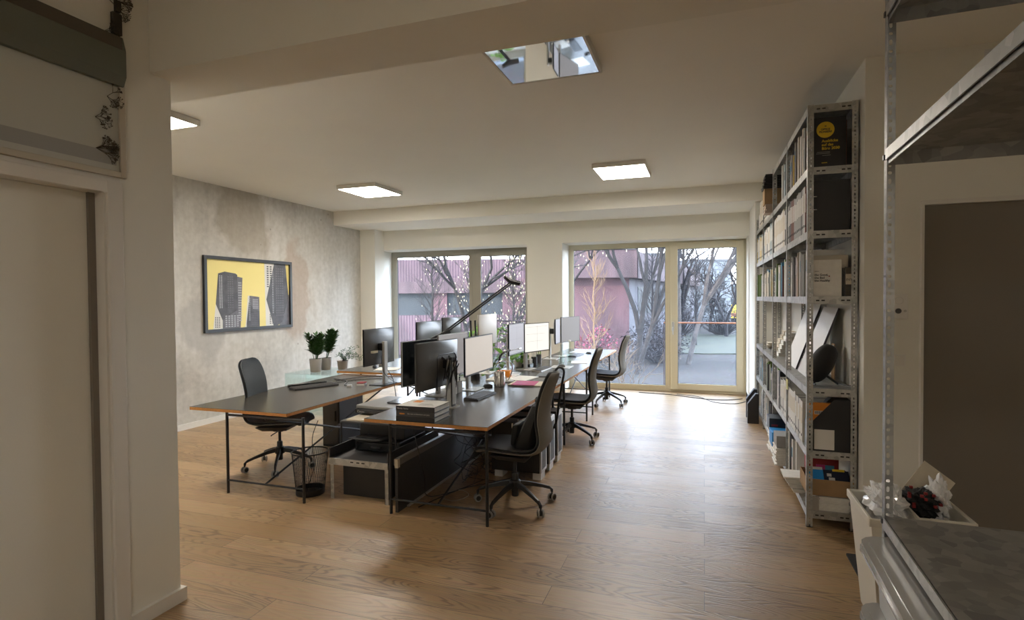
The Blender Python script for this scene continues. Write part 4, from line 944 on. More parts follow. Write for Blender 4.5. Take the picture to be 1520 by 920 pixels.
# cables on the left desk
cable('thin black cable looping across the left desk behind the keyboard', [(-4.0, 5.3, .753), (-3.9, 5.6, .753), (-3.75, 5.75, .753), (-3.62, 5.8, .753), (-3.72, 5.95, .753), (-3.95, 5.85, .753), (-4.1, 5.5, .753)], .004)
cable('grey cable with a silver plug ending near the left desk edge', [(-4.2, 5.6, .753), (-3.95, 5.5, .753), (-3.8, 5.25, .753), (-3.68, 5.2, .753)], .004, 'darkgrey')
slab('cable_plug', 'small silver plug at the end of the grey cable', 'plug', 'silver', -3.70, -3.65, 5.14, 5.19, .747, .018, .5)
cable('black cable drooping from the left desk edge behind the monitor stand', [(-3.40, 5.5, .9), (-3.3, 5.45, .8), (-3.24, 5.4, .66), (-3.26, 5.5, .5), (-3.1, 5.6, .35)], .004)

# ------------------------------------------------------------------ printer corner
st = thing('equipment_stand', 'low grey steel stand with a raised rim carrying the black printer', 'stand', (-2.74, 4.42, 0))
mb = MB(); mb.box(-.29, .27, -.45, .46, .335, .35); mb.build('tray', 'darkgrey', st)
mb = MB(); mb.box(-.30, -.29, -.45, .46, .335, .43).box(.27, .28, -.45, .46, .335, .43).box(-.30, .28, .46, .47, .335, .43); mb.build('tray_rim', 'darkgrey', st)
mb = MB(); mb.box(-.30, .28, -.46, -.45, .295, .35); st_r = mb.build('front_rail', 'steel', st)
mb = MB(); [mb.box(x, x + .03, -.461, -.4595, .325, .335) for x in (-.08, -.02, .03)]; mb.build('rail_slots', 'hole', st_r)
for x in (-.29, .245):
    for y in (-.45, .43):
        mb = MB(); mb.box(x, x + .035, y, y + .004, 0, .335).box(x, x + .004, y, y + .035, 0, .335); mb.build('leg', 'steel', st)
pr_ = thing('printer', 'black laser printer with its output tray pulled out on the grey steel stand', 'printer', (-2.74, 4.46, .35))
mb = MB(); mb.box(-.23, .23, -.22, .26, 0, .10).box(-.23, .23, -.14, .26, .10, .25); mb.build('body', 'black', pr_, bevel=.01)
B('paper_drawer', 'gloss', pr_, (-.2, .2, -.235, -.22, .012, .085), bevel=.004); B('drawer_handle', 'darkgrey', pr_, (-.05, .05, -.243, -.235, .035, .05), bevel=.003)
mb = MB(); mb.prismX([(-.36, .135), (-.14, .115), (-.14, .125), (-.36, .145)], -.20, .12); mb.build('output_tray', 'darkgrey', pr_, bevel=.003)
mb = MB(); mb.prismX([(-.33, .146), (-.14, .128), (-.14, .134), (-.33, .152)], -.14, .06); mb.build('printed_sheets', 'black', pr_)
mb = MB(); mb.tube([(.15, -.236, .035), (.15, -.246, .035)], .012, 12); mb.build('power_button', 'silver', pr_)
rk = thing('printer_rack', 'black open rack over the printer holding papers and the scanner', 'rack', (-2.76, 4.46, .35))
B('shelf_board', 'darkgrey', rk, (-.30, .26, -.30, .40, .262, .275))
for x in (-.30, .25):
    for y in (-.30, .385): B('upright', 'blackmetal', rk, (x, x + .012, y, y + .012, 0, .262))
slab('paper_sheets', 'loose cream and grey sheets on the rack below the scanner', 'paper', 'cream', -3.02, -2.72, 4.18, 4.62, .625, .012, .06)
slab('envelope', 'white envelope with grey edge on the rack below the scanner', 'envelope', 'paper', -2.84, -2.62, 4.17, 4.5, .637, .004, -.2)
sc_ = thing('flatbed_scanner', 'flat black scanner with grey lid resting above the paper pile', 'scanner', (-2.80, 4.60, .642), math.radians(-4))
B('feet_box', 'black', sc_, (-.19, .22, -.20, .24, 0, .014)); mb = MB(); mb.rbox(-.24, .27, -.26, .28, .014, .055, .03); mb.build('scanner_body', 'gloss', sc_, bevel=.006)
mb = MB(); mb.rbox(-.235, .20, -.25, .27, .056, .085, .03); mb.build('lid', 'scanlid', sc_, bevel=.008); mb = MB(); mb.rbox(.0, .26, -.1, .27, .0855, .10, .03); mb.build('feeder', 'gloss', sc_, bevel=.006)
text('Canon', .03, (-.2, -.2605, .022), (PI / 2, 0, 0), 'silver', sc_, 'maker_lettering')
# black boxes on the floor under the desks
tw = thing('drawer_pedestal', 'tall black cabinet standing under the rear of the left desk', 'cabinet', (-4.07, 5.60, 0))
B('cabinet_body', 'black', tw, (-.13, .10, -.22, .25, 0, .60), bevel=.004); B('door_front', 'darkgrey', tw, (-.115, .085, -.228, -.22, .02, .58), bevel=.003); B('handle', 'blackmetal', tw, (.05, .06, -.245, -.228, .3, .42))
lc = thing('low_cabinet', 'long low dark steel cabinet with a lighter top strip under the nearest desk', 'cabinet', (-2.385, 5.0, 0))
B('side_panel', 'darkgrey', lc, (.055, .08, -1.14, 1.6, 0, .375)); B('top_strip', 'scanlid', lc, (.050, .086, -1.15, 1.6, .375, .43), bevel=.003); B('corner_bracket', 'cream', lc, (.06, .0885, -1.153, -1.12, .36, .43)); B('floor_rail', 'silver', lc, (.08, .10, -1.0, 1.5, 0, .012))
wc = thing('white_cabinet', 'pale cabinet glimpsed under the nearest desk behind the cables', 'cabinet', (-2.05, 6.15, 0)); B('cabinet_body', 'bin', wc, (-.25, .12, -.05, .4, .02, .55), bevel=.004); B('cabinet_door', 'bin', wc, (-.24, .11, -.06, -.05, .03, .54), bevel=.003)
for i, y in enumerate((4.93, 5.24, 5.55)):
    pc = thing('computer_tower', ('nearest', 'middle', 'furthest')[i] + ' of three black computer towers on white blocks under the desk', 'computer', (-1.68, y, 0))
    B('case', 'black', pc, (-.24, .235, 0, .20, .07, .53), bevel=.003); B('front_grille', 'silver', pc, (.235, .252, .004, .196, .072, .528), bevel=.003)
    mb = MB(); [mb.box(.252, .2535, .03 + k * .02, .042 + k * .02, .10, .48) for k in range(7)]; mb.build('grille_slots', 'darkgrey', pc)
    for x in (-.22, .16): B('foot_block', 'white', pc, (x, x + .08, .03, .17, 0, .07))
# cable mess
random.seed(12)
for i in range(12):
    x, y = random.uniform(-2.2, -1.95), random.uniform(4.7, 5.6); P = [(x, y, random.uniform(.3, .7))]
    for k in range(5): P.append((x + random.uniform(-.1, .2), y + random.uniform(-.35, .25), max(.006, P[-1][2] - random.uniform(.05, .25))))
    P = [(p[0], p[1], max(p[2], .006)) for p in P]
    o = cable('thin tangled cable in the heap under the nearest desk', P, .0032, ('black', 'darkgrey', 'black')[i % 3]); o['group'] = 'tangled cables under the nearest desk'
cable('long black cable hanging from the nearest desk down to the floor beside the low cabinet', [(-2.22, 3.95, .70), (-2.16, 3.93, .5), (-2.14, 4.0, .25), (-2.20, 4.15, .05), (-2.1, 4.4, .006), (-1.95, 4.8, .006)], .004)
cable('black cable curving along the floor between desk leg and towers', [(-2.2, 4.0, .006), (-2.05, 4.5, .006), (-1.85, 4.75, .006), (-1.7, 5.0, .006), (-1.75, 5.4, .02)], .005)
cable('thin pale cable ring lying on the floor under the nearest desk', [(-2.12, 4.25, .006), (-1.98, 4.22, .006), (-1.92, 4.38, .006), (-2.04, 4.48, .006), (-2.14, 4.36, .006), (-2.1, 4.24, .008)], .0025, 'silver')
cable('dark cable curving across the floor before the balcony door', [(-1.1, 10.1, .006), (-.5, 10.0, .006), (0, 9.75, .006), (.35, 9.75, .006), (.6, 9.95, .006)], .006)
cable('second dark cable bending back to the wall before the balcony door', [(-.45, 10.1, .006), (-.1, 9.95, .006), (.15, 9.5, .006), (.45, 9.45, .006), (.64, 9.7, .006)], .005)
# waste bin
t = thing('waste_basket', 'black wire-mesh waste basket under the left desk', 'waste bin', (-3.28, 4.02, 0))
mb = MB(); n = 44
for k in range(n):
    a = 2 * PI * k / n
    for tw_ in (-1, 1):
        pts = [( (.118 + .034 * v) * math.cos(a + tw_ * v * .35), (.118 + .034 * v) * math.sin(a + tw_ * v * .35), .01 + .36 * v) for v in (0, .25, .5, .75, 1)]
        mb.tube(pts, .0011, 3, cap=False)
mb.build('mesh_wall', 'blackmetal', t)
mb = MB(); mb.lathe([(.12, 0), (.122, .006), (.122, .05), (.119, .05), (.119, .008)], seg=32, close=True); mb.build('base_pan', 'blackmetal', t, smooth=True)
mb = MB(); mb.tube([(.153 * math.cos(2 * PI * k / 32), .153 * math.sin(2 * PI * k / 32), .37) for k in range(33)], .006, 6); mb.build('rim', 'blackmetal', t, smooth=True)
cable('thin black cable dangling from the left desk into the waste basket', [(-3.33, 4.2, .60), (-3.35, 4.15, .48), (-3.30, 4.08, .38), (-3.22, 4.0, .25), (-3.26, 3.98, .1)], .003)
t = thing('storage_crate', 'black box pushed under the low grey steel equipment stand', 'box', (-2.74, 4.46, 0)); B('box_body', 'black', t, (-.24, .22, -.38, .40, .0, .28), bevel=.004); B('box_lid', 'darkgrey', t, (-.245, .225, -.385, .405, .28, .29), bevel=.003)
# ------------------------------------------------------------------ slotted-angle posts
def strip(mb, org, ux, length, width, th, nrm, pitch=.056, slot=(.010, .018), dot=.0075, holes=True):
    """perforated strip rising from org; ux = direction across, nrm = thickness direction"""
    org, ux, nrm = Vector(org), Vector(ux), Vector(nrm); up = Vector((0, 0, 1))
    cell = pitch / 2; n = int(length / cell); z = 0
    for side in (0, 1):
        o = org + nrm * (th * side)
        for i in range(n + 1):
            z0 = i * cell; z1 = min(length, z0 + cell)
            if z1 - z0 < 1e-4: continue
            def P(u, v): return mb._v(o + ux * u + up * v)
            c = [P(0, z0), P(width, z0), P(width, z1), P(0, z1)]
            if not holes or z1 - z0 < cell * .99: mb.face(c); continue
            a, b = (slot[0] / 2, slot[1] / 2) if i % 2 == 0 else (dot / 2 * 1.1, dot / 2)
            cu, cv = width * .52, (z0 + z1) / 2; ring = []
            for (su, sv) in ((-1, -1), (1, -1), (1, 1), (-1, 1)):
                k1 = (cu + su * a, cv + sv * b * .55); k2 = (cu + su * a * .45, cv + sv * b)
                ring += [k1, k2] if su * sv > 0 else [k2, k1]
            rv = [P(*q) for q in ring]
            for k in range(4):
                mb.face([c[k], rv[2 * k + 1], rv[2 * k]]) if False else None
                mb.face([c[k], rv[2 * k], rv[2 * k + 1]])
                mb.face([c[k], rv[2 * k + 1], rv[(2 * k + 2) % 8], c[(k + 1) % 4]])
    o2 = org + nrm * th
    for u in (0, width): mb.poly([org + ux * u, org + ux * u + up * length, o2 + ux * u + up * length, o2 + ux * u])
    mb.poly([org + up * length, org + ux * width + up * length, o2 + ux * width + up * length, o2 + up * length])
def post(parent, x, y, h, fx, fy, w=.040, mat='steel', th=.0022, **k):
    mb = MB(); strip(mb, (0, 0, 0), (fx, 0, 0), h, w, th, (0, fy, 0), **k); strip(mb, (0, 0, 0), (0, fy, 0), h, w, th, (fx, 0, 0), **k)
    o = mb.build('post', mat, parent); o.location = (x, y, 0)
    B('foot_cap', 'gasket', o, (min(0, fx * w * 1.05), max(0, fx * w * 1.05), min(0, fy * w * 1.05), max(0, fy * w * 1.05), 0, .008))
    return o
def tray(parent, x0, x1, y0, y1, zt, mat='steel', lip=.055, slots=True, name='shelf'):
    mb = MB(); t = .003
    mb.box(x0, x1, y0, y1, zt - t, zt).box(x0, x1, y0, y0 + t, zt - lip, zt - t).box(x0, x1, y1 - t, y1, zt - lip, zt - t).box(x0, x0 + t, y0 + t, y1 - t, zt - lip, zt - t).box(x1 - t, x1, y0 + t, y1 - t, zt - lip, zt - t)
    o = mb.build(name, mat, parent)
    if slots:
        mb = MB()
        for xa in (x0 + .055, x0 + .09, x1 - .10, x1 - .065): mb.box(xa, xa + .022, y0 - .0006, y0, zt - .034, zt - .024)
        mb.build('end_slots', 'hole', o)
    return o
SX0, SX1 = .712, 1.034; PYS = [4.55, 5.62, 6.71, 7.77, 8.74]
LV = [.123, .567, 1.025, 1.697, 2.174, 2.634]
sh = thing('shelving_unit', 'tall galvanised shelving of slotted posts along the right wall, full of books and binders', 'shelving', (0, 0, 0))
for i, y in enumerate(PYS):
    h = 3.085 if i < 3 else 2.80; yy = y if i < 4 else y
    fy = 1 if i < 4 else -1
    post(sh, SX0, yy, h, 1, fy); post(sh, SX1, yy, h, -1, fy)
for b in range(4):
    y0, y1 = PYS[b] + (.0026 if b else .0026), PYS[b + 1] - .001
    for l, z in enumerate(LV): tray(sh, SX0 + .003, SX1 - .003, y0, y1, z, slots=(b == 0))
    if b < 2: tray(sh, SX0 + .003, SX1 - .003, y0, y1, 3.08, slots=(b == 0))
# ------------------------------------------------------------------ shelf contents
rn = random.Random(4)
ORD = ['first', 'second', 'third', 'fourth', 'fifth', 'sixth', 'seventh', 'eighth', 'ninth', 'tenth', 'eleventh', 'twelfth', 'thirteenth', 'fourteenth', 'fifteenth', 'sixteenth', 'seventeenth', 'eighteenth', 'nineteenth', 'twentieth']
SHN = ['lowest shelf', 'lower binder shelf', 'middle shelf', 'book shelf', 'upper binder shelf', 'top filled shelf']
BAY = ['first', 'second', 'third', 'fourth']
BCOL = {'white': (.66, .65, .62), 'cream': (.58, .53, .44), 'grey': (.33, .33, .32), 'dark grey': (.085, .085, .09), 'black': (.02, .02, .022), 'brown': (.14, .045, .03), 'blue': (.06, .22, .36), 'pale blue': (.33, .42, .46), 'green': (.10, .16, .03), 'salmon': (.52, .27, .19), 'red': (.30, .03, .04), 'yellow': (.62, .44, .06)}
for k, v in BCOL.items(): M['bk_' + k] = pbr('book_' + k.replace(' ', '_'), v, .65)
def bay_of(y):
    for b in range(4):
        if PYS[b] - .01 <= y < PYS[b + 1]: return b
    return 3
cnt = {}
def book(y, th, z, h, d, colr, lv, kind='book', x=None, tilt=0, stripe=None):
    b = bay_of(y); key = (lv, b, kind, colr); cnt[key] = cnt.get(key, 0) + 1; k = cnt[key]
    lab = f"{colr} {'ring binder' if kind == 'binder' else 'book'}, {ORD[k - 1]} of its colour, {BAY[b]} bay, {SHN[lv]}"
    x0 = SX0 + .012 if x is None else x
    t = thing('ring_binder' if kind == 'binder' else 'book', lab, kind, (x0, y, z), 0, ('binders' if kind == 'binder' else 'books') + ' on the ' + SHN[lv])
    m = 'bk_' + colr
    B('cover', m, t, (0, .003, 0, th, 0, h), (.003, d, 0, .002, 0, h), (.003, d, th - .002, th, 0, h))
    B('pages', 'paper', t, (.003, d - .006, .002, th - .002, .004, h - .012))
    if kind == 'binder':
        B('spine_label', 'paper' if colr not in ('white', 'cream') else 'cream', t, (-.0006, 0, th * .2, th * .8, h * .45, h * .85))
        mb = MB(); mb.tube([(-.002, th / 2, h * .16), (.0005, th / 2, h * .16)], .011, 12); mb.build('finger_ring', 'hole', t)
    elif stripe: B('spine_title', stripe, t, (-.0006, 0, th * .15, th * .85, h * .55, h * .8))
    return t
def row(lv, y0, y1, kinds, hr, dr, thr, kind='book', gap=.0005, pgap=0):
    y = y0; z = LV[lv]; prev = None
    while True:
        th = rn.uniform(*thr)
        if y + th > y1: break
        c = rn.choice(kinds); 
        if cnt.get((lv, bay_of(y), kind, c), 0) >= 19: c = kinds[0]
        h = rn.uniform(*hr); d = rn.uniform(*dr)
        # keep clear of the intermediate posts
        for py in PYS[1:4]:
            if y < py + .044 and y + th > py - .004: y = py + .045
        if y + th > y1: break
        book(y, th, z, h, min(d, .27), c, lv, kind, x=SX0 + .008 + (.0 if kind == 'binder' else rn.uniform(0, .03)), stripe='bk_' + rn.choice(['white', 'dark grey', 'blue']) if rn.random() < .4 else None)
        y += th + gap + (rn.uniform(.05, .2) if rn.random() < pgap else 0)
def inbay(b, a=.0, e=.0): return PYS[b] + .046 + a, PYS[b + 1] - .006 - e
# book shelf (level 3)
a, e = inbay(0, .06); row(3, a, e, ['white', 'grey', 'white', 'grey', 'cream', 'salmon', 'dark grey'], (.30, .36), (.20, .25), (.018, .042))
a, e = inbay(1); row(3, a, e, ['white', 'blue', 'brown', 'pale blue', 'green', 'white', 'grey', 'dark grey'], (.27, .36), (.19, .25), (.025, .05))
a, e = inbay(2); row(3, a, e, ['white', 'cream', 'blue', 'grey', 'yellow'], (.27, .34), (.19, .25), (.035, .06))
a, e = inbay(3); row(3, a, e, ['white', 'green', 'grey', 'cream'], (.27, .34), (.19, .25), (.04, .07), pgap=.15)
# binder shelf (level 4)
a, e = inbay(0, .08); row(4, a, e, ['white', 'grey', 'dark grey', 'white', 'brown'], (.33, .36), (.26, .28), (.045, .08), 'binder', .003)
a, e = inbay(1); row(4, a, e, ['white', 'cream', 'white', 'black'], (.33, .36), (.26, .28), (.055, .08), 'binder', .003)
a, e = inbay(2); row(4, a, e, ['white', 'cream', 'grey', 'pale blue'], (.32, .36), (.26, .28), (.055, .08), 'binder', .003)
a, e = inbay(3); row(4, a, e, ['cream', 'pale blue', 'yellow'], (.30, .36), (.26, .28), (.07, .08), 'binder', .003)
# top row (level 5)
a, e = inbay(0, .10, .30); row(5, a, e, ['grey', 'cream', 'brown', 'white'], (.33, .37), (.2, .25), (.03, .06))
a, e = inbay(0, .80); row(5, a, e, ['yellow', 'grey', 'black'], (.27, .35), (.2, .25), (.03, .05))
a, e = inbay(1, 0, .45); row(5, a, e, ['grey', 'pale blue', 'white', 'dark grey'], (.33, .37), (.24, .27), (.05, .08))
a, e = inbay(2, .30); row(5, a, e, ['white', 'cream', 'white'], (.31, .35), (.26, .28), (.06, .08), 'binder', .002)
a, e = inbay(3, 0, .35); row(5, a, e, ['cream', 'white'], (.30, .34), (.26, .28), (.06, .08), 'binder', .002)
# under the middle shelf (level 1)
a, e = inbay(0, .20, .05); row(1, a, e, ['white', 'white', 'grey'], (.31, .34), (.26, .28), (.06, .08), 'binder', .004)
a, e = inbay(1, 0, .5); row(1, a, e, ['white', 'white', 'grey'], (.31, .34), (.26, .28), (.06, .08), 'binder', .004)
a, e = inbay(2, 0, .1); row(1, a, e, ['grey', 'blue', 'dark grey', 'white', 'green'], (.28, .36), (.2, .26), (.04, .07))
a, e = inbay(3, 0, .2); row(1, a, e, ['dark grey', 'grey', 'blue', 'white'], (.28, .36), (.2, .26), (.05, .08), pgap=.2)
# lowest shelf (level 0)
a, e = inbay(1, .0, .55); row(0, a - .98, PYS[1] - .40 + .38, ['dark grey', 'grey', 'pale blue'], (.34, .38), (.22, .26), (.03, .05)) if False else None
a, e = inbay(0, .62, .0); row(0, a, e, ['dark grey', 'pale blue', 'white', 'black'], (.32, .37), (.24, .27), (.03, .06))
a, e = inbay(2); row(0, a, e, ['dark grey', 'grey', 'white'], (.28, .36), (.22, .26), (.04, .07), pgap=.2)
a, e = inbay(3, 0, .4); row(0, a, e, ['black', 'grey', 'white'], (.25, .34), (.22, .26), (.05, .08), pgap=.2)

# things seen through the end of the unit
z5, z4, z3, z2, z1, z0 = LV[5], LV[4], LV[3], LV[2], LV[1], LV[0]
t = thing('hardcover_book', 'black book facing out with a yellow circle on its cover, top shelf end', 'book', (.745, 4.60, z5))
B('cover', 'navy', t, (0, .222, 0, .003, 0, .365), (0, .222, .032, .035, 0, .365), (0, .003, .003, .032, 0, .365)); B('pages', 'paper', t, (.003, .218, .003, .032, .003, .362))
t.children[0].data.materials[0] = M['black']
mb = MB(); mb.tube([(.090, -.0012, .275), (.090, 0, .275)], .058, 40); mb.build('cover_badge', 'yellow', t)
R90 = (PI / 2, 0, 0)
text('OFFICE', .0185, (.090, -.0016, .272), R90, 'black', t, 'badge_lettering', 'CENTER', bold=.0006)
text('PIONEERS', .0185, (.090, -.0016, .254), R90, 'black', t, 'badge_lettering', 'CENTER', bold=.0006)
B('badge_mark', 'black', t, (.084, .096, -.0018, -.001, .298, .304))
for k, s_ in enumerate(('Ausblicke', 'auf das', 'Büro 2030')): text(s_, .027, (.066, -.0012, .185 - .027 * k), R90, 'yellow', t, 'title_lettering', bold=.0005)
B('subtitle_rules', 'bk_grey', t, (.035, .12, -.001, 0, .113, .116), (.03, .12, -.001, 0, .103, .106), (.07, .125, -.001, 0, .089, .0915)); B('publisher_rule', 'yellow', t, (.066, .102, -.001, 0, .034, .039))
t = thing('archive_box', 'large black archive box filling the end of the binder shelf', 'box', (.742, 4.575, z4)); B('box_body', 'black', t, (0, .25, .0, .09, 0, .365), bevel=.003)
mb = MB(); mb.tube([(.002, -.004, .25), (.035, -.004, .25)], .003, 6); mb.tube([(.002, -.004, .155), (.035, -.004, .155)], .003, 6); mb.build('metal_catch', 'silver', t)
t = thing('hardcover_book', 'large off-white book facing out with black title text, book shelf end', 'book', (.735, 4.565, z3))
B('cover', 'bk_cream', t, (.0, .20, .0, .003, 0, .265), (0, .20, .027, .03, 0, .265), (0, .003, .003, .027, 0, .265)); B('pages', 'paper', t, (.003, .196, .003, .027, .003, .262))
t.children[0].data.materials[0] = M['paper']
for k, s_ in enumerate(('the Good,', 'the Bad', 'the Healthy')): text(s_, .021, (.027, -.001, .150 - .021 * k), R90, 'black', t, 'title_lettering', bold=.0004)
B('author_rule', 'darkgrey', t, (.027, .055, -.001, 0, .182, .1845)); B('red_dot', 'red', t, (.118, .126, -.001, 0, .142, .150))
t = thing('document_box', 'tall pale document case standing behind the off-white book', 'box', (.735, 4.602, z3)); B('box_body', 'bk_cream', t, (0, .25, 0, .035, 0, .30), bevel=.002)
t = thing('brochure', 'narrow black brochure between the off-white book and the checked booklet', 'brochure', (.905 + .032, 4.566, z3)); B('cover', 'black', t, (0, .018, 0, .004, 0, .205)); B('pages', 'paper', t, (0, .018, .004, .010, 0, .203)); 
t = thing('booklet', 'dark checked booklet with a pale label at the right of the book shelf end', 'booklet', (.958, 4.566, z3)); B('cover', 'darkgrey', t, (0, .072, 0, .004, 0, .21)); B('pages', 'paper', t, (0, .072, .004, .012, 0, .208))
mb = MB()
for i in range(6):
    for j in range(9): mb.box(.003 + i * .0115, .0125 + i * .0115, -.0006, 0, .005 + j * .0225, .025 + j * .0225)
mb.build('check_pattern', 'olive_d', t); B('cover_label', 'cream', t, (.003, .043, -.0012, -.0006, .085, .16)); text('INT', .024, (.005, -.0018, .112), R90, 'darkgrey', t, 'title_lettering')
# middle shelf
t = thing('oval_speaker', 'dark oval fabric speaker on a short leg on the bare middle shelf', 'speaker', (.845, 4.76, z2), math.radians(10))
mb = MB()
mb.T = Matrix.Translation((0, 0, .165)) @ Matrix.Rotation(math.radians(-62), 4, 'Y')
rings = []
for i in range(15):
    a = PI * i / 14; rr_ = math.sin(a) ** .75; rings.append((-math.cos(a) * .155, rr_))
prev = None
for x, s_ in rings:
    cur = [mb._v((x, .075 * s_ * math.cos(2 * PI * k / 20), .085 * s_ * math.sin(2 * PI * k / 20))) for k in range(20)] if s_ > .01 else [mb._v((x, 0, 0))]
    if prev:
        if len(prev) == 1: [mb.face([prev[0], cur[k], cur[(k + 1) % 20]]) for k in range(20)]
        elif len(cur) == 1: [mb.face([prev[k], cur[0], prev[(k + 1) % 20]]) for k in range(20)]
        else: [mb.face([prev[k], cur[k], cur[(k + 1) % 20], prev[(k + 1) % 20]]) for k in range(20)]
    prev = cur
mb.T = Matrix.Identity(4); mb.build('fabric_body', 'bag', t, smooth=True)
mb = MB(); mb.tube([(.02, 0, .08), (.115, 0, .008)], [.010, .008], 8); mb.tube([(-.055, -.03, .006), (-.055, .03, .006)], .006, 8); mb.tube([(-.055, 0, .006), (-.04, 0, .05)], .008, 8); mb.build('leg', 'black', t, smooth=True)
B('brand_plate', 'silver', t, (-.09, -.088, -.01, .01, .20, .206))
cable('thin black cable running along the middle shelf behind the speaker', [(.93, 4.77, z2 + .03), (.97, 4.85, z2 + .005), (1.0, 4.75, z2 + .005), (1.02, 4.63, z2 + .03), (1.018, 4.62, z2 + .15)], .003)
def leaning(label, y0, y1, hgt, mat, xb, th=.012, edge=None):
    t = thing('leaning_board', label, 'board', (xb, y0, z2))
    mb = MB(); xt = 1.022 - .002; L_ = y1 - y0
    mb.prismY([(0, 0.002), (th, 0.0), (xt - xb, hgt - .01), (xt - xb - th, hgt)], 0, L_); mb.build('panel', mat, t)
    mb = MB(); mb.prismY([(-.001, 0.002), (th + .001, 0.0), (xt - xb + .0005, hgt - .01), (xt - xb - th - .001, hgt)], -.004, 0); mb.build('panel_edge', edge or 'darkgrey', t); return t
leaning('large white board with dark edge leaning on the middle shelf, nearest the speaker', 5.02, 5.60, .58, 'white', .80)
leaning('second white board leaning further back on the middle shelf', 5.72, 6.40, .60, 'white', .80)
leaning('small brown framed panel leaning in the second bay of the middle shelf', 6.45, 6.66, .42, 'cardboard', .86)
t = thing('thin_folder', 'slim wooden board with a coloured strip standing behind the speaker', 'board', (.955, 4.90, z2)); B('panel', 'cardboard', t, (0, .008, 0, .10, 0, .30)); B('colour_strip', 'magenta', t, (-.0006, 0, .01, .05, .12, .22)); B('blue_strip', 'bk_pale blue', t, (-.0006, 0, .01, .05, .22, .29))
for k, (y, c) in enumerate(((6.85, 'paper'), (7.15, 'cream'), (7.9, 'cream'))):
    t = thing('paper_stack', ('crumpled white paper bundle on the middle shelf, third bay', 'cream paper pile behind the white bundle on the middle shelf', 'flat yellowish pile at the far end of the middle shelf')[k], 'paper', (.78, y, z2))
    mb = MB(); rq = random.Random(k)
    for i in range(6): o = rq.uniform(-.012, .012); mb.box(o, .2 + o, o * 2, .24 + o, i * .012, i * .012 + .010) if k == 2 else mb.box(.02 * i + o, .17 + .012 * i + o, o * 2, .2 + o, i * .045, i * .045 + .04)
    mb.build('sheets', c, t)
t = thing('wall_socket', 'white double wall socket on the wall above the middle shelf', 'socket', (1.045, 4.72, 1.50)); B('socket_plate', 'white', t, (-.012, 0, -.04, .04, 0, .16), bevel=.004)
t = thing('power_adapter', 'white plug adapter and lead on the wall behind the speaker', 'adapter', (1.045, 4.72, 1.22)); B('adapter_body', 'white', t, (-.02, 0, -.04, .04, 0, .10), bevel=.006)
mb = MB(); mb.tube([(-.012, 0, 0), (-.012, .01, -.1), (-.02, -.02, -.18)], .006, 6); mb.build('lead', 'white', t)
# under it: magazine file with orange folder
t = thing('magazine_file', 'black cut-away magazine file with a white label, end of second-lowest shelf', 'magazine file', (.728, 4.56, z1))
mb = MB(); mb.prismY([(.0, 0), (.27, 0), (.27, .38), (.165, .38), (0, .19)], 0, .0035); mb.prismY([(.0, 0), (.27, 0), (.27, .38), (.165, .38), (0, .19)], .095, .0985); mb.box(.266, .27, .0035, .095, 0, .38).box(0, .266, .0035, .095, 0, .004).box(0, .004, .0035, .095,   .004, .19); mb.build('file_body', 'black', t)
mb = MB(); mb.rbox(.035, .165, -.0012, 0, .012, .158, .001); mb.build('blank_label', 'white', t)
t = thing('folder', 'orange folder showing above the cut of the black magazine file', 'folder', (.735, 4.575, z1 + .004)); B('folder_cover', 'orange', t, (0, .22, 0, .03, 0, .345)); B('code_label', 'paper', t, (.03, .09, -.0008, 0, .262, .288)); B('code_rules', 'navy', t, *[(.034 + .007 * k, .038 + .007 * k, -.0012, -.0008, .265, .285) for k in range(7)])
t = thing('magazine_file', 'second black magazine file behind the one with the white label', 'magazine file', (.728, 4.665, z1)); mb = MB(); mb.prismY([(.0, 0), (.27, 0), (.27, .38), (.165, .38), (0, .19)], 0, .085); mb.build('file_body', 'black', t)
for i, (px, py, zz, nm) in enumerate(((.55, 8.05, 0.0, 'black cut-away magazine file on the floor before the far bays'), (.56, 8.45, 0, 'second black magazine file on the floor further along'))):
    t = thing('magazine_file', nm, 'magazine file', (px, py, zz)); mb = MB(); mb.prismY([(.0, 0), (.14, 0), (.14, .40), (.10, .40), (0, .26)], 0, .10); mb.build('file_body', 'black', t)
t = thing('note_pad', 'yellow sticky note on a binder spine beside the second post', 'note', (.7105, 5.50, .86)); B('note_sheet', 'yellow', t, (-.004, -.001, 0, .09, 0, .09)); t.children[0].data.materials[0] = colmat('pale_yellow_note', (.62, .60, .25))
t = thing('archive_box', 'black file with two rings under the middle shelf in the second bay', 'box', (.715, 6.12, z1)); B('box_body', 'black', t, (0, .28, 0, .10, 0, .38), bevel=.003); mb = MB(); [mb.tube([(-.003, .05, z), (.001, .05, z)], .012, 10) for z in (.12, .24)]; mb.build('finger_ring', 'steel', t)
t = thing('archive_box', 'pale file box beside the black ringed file in the second bay', 'box', (.715, 6.24, z1)); B('box_body', 'bk_white', t, (0, .28, 0, .08, 0, .38), bevel=.003); B('green_tab', 'leaf', t, (0, .25, 0, .08, .38, .395))
t = thing('cardboard_box', 'cream carton end sticking out under the second bay of binders', 'box', (.70, 5.0, z1 + .0)) if False else None
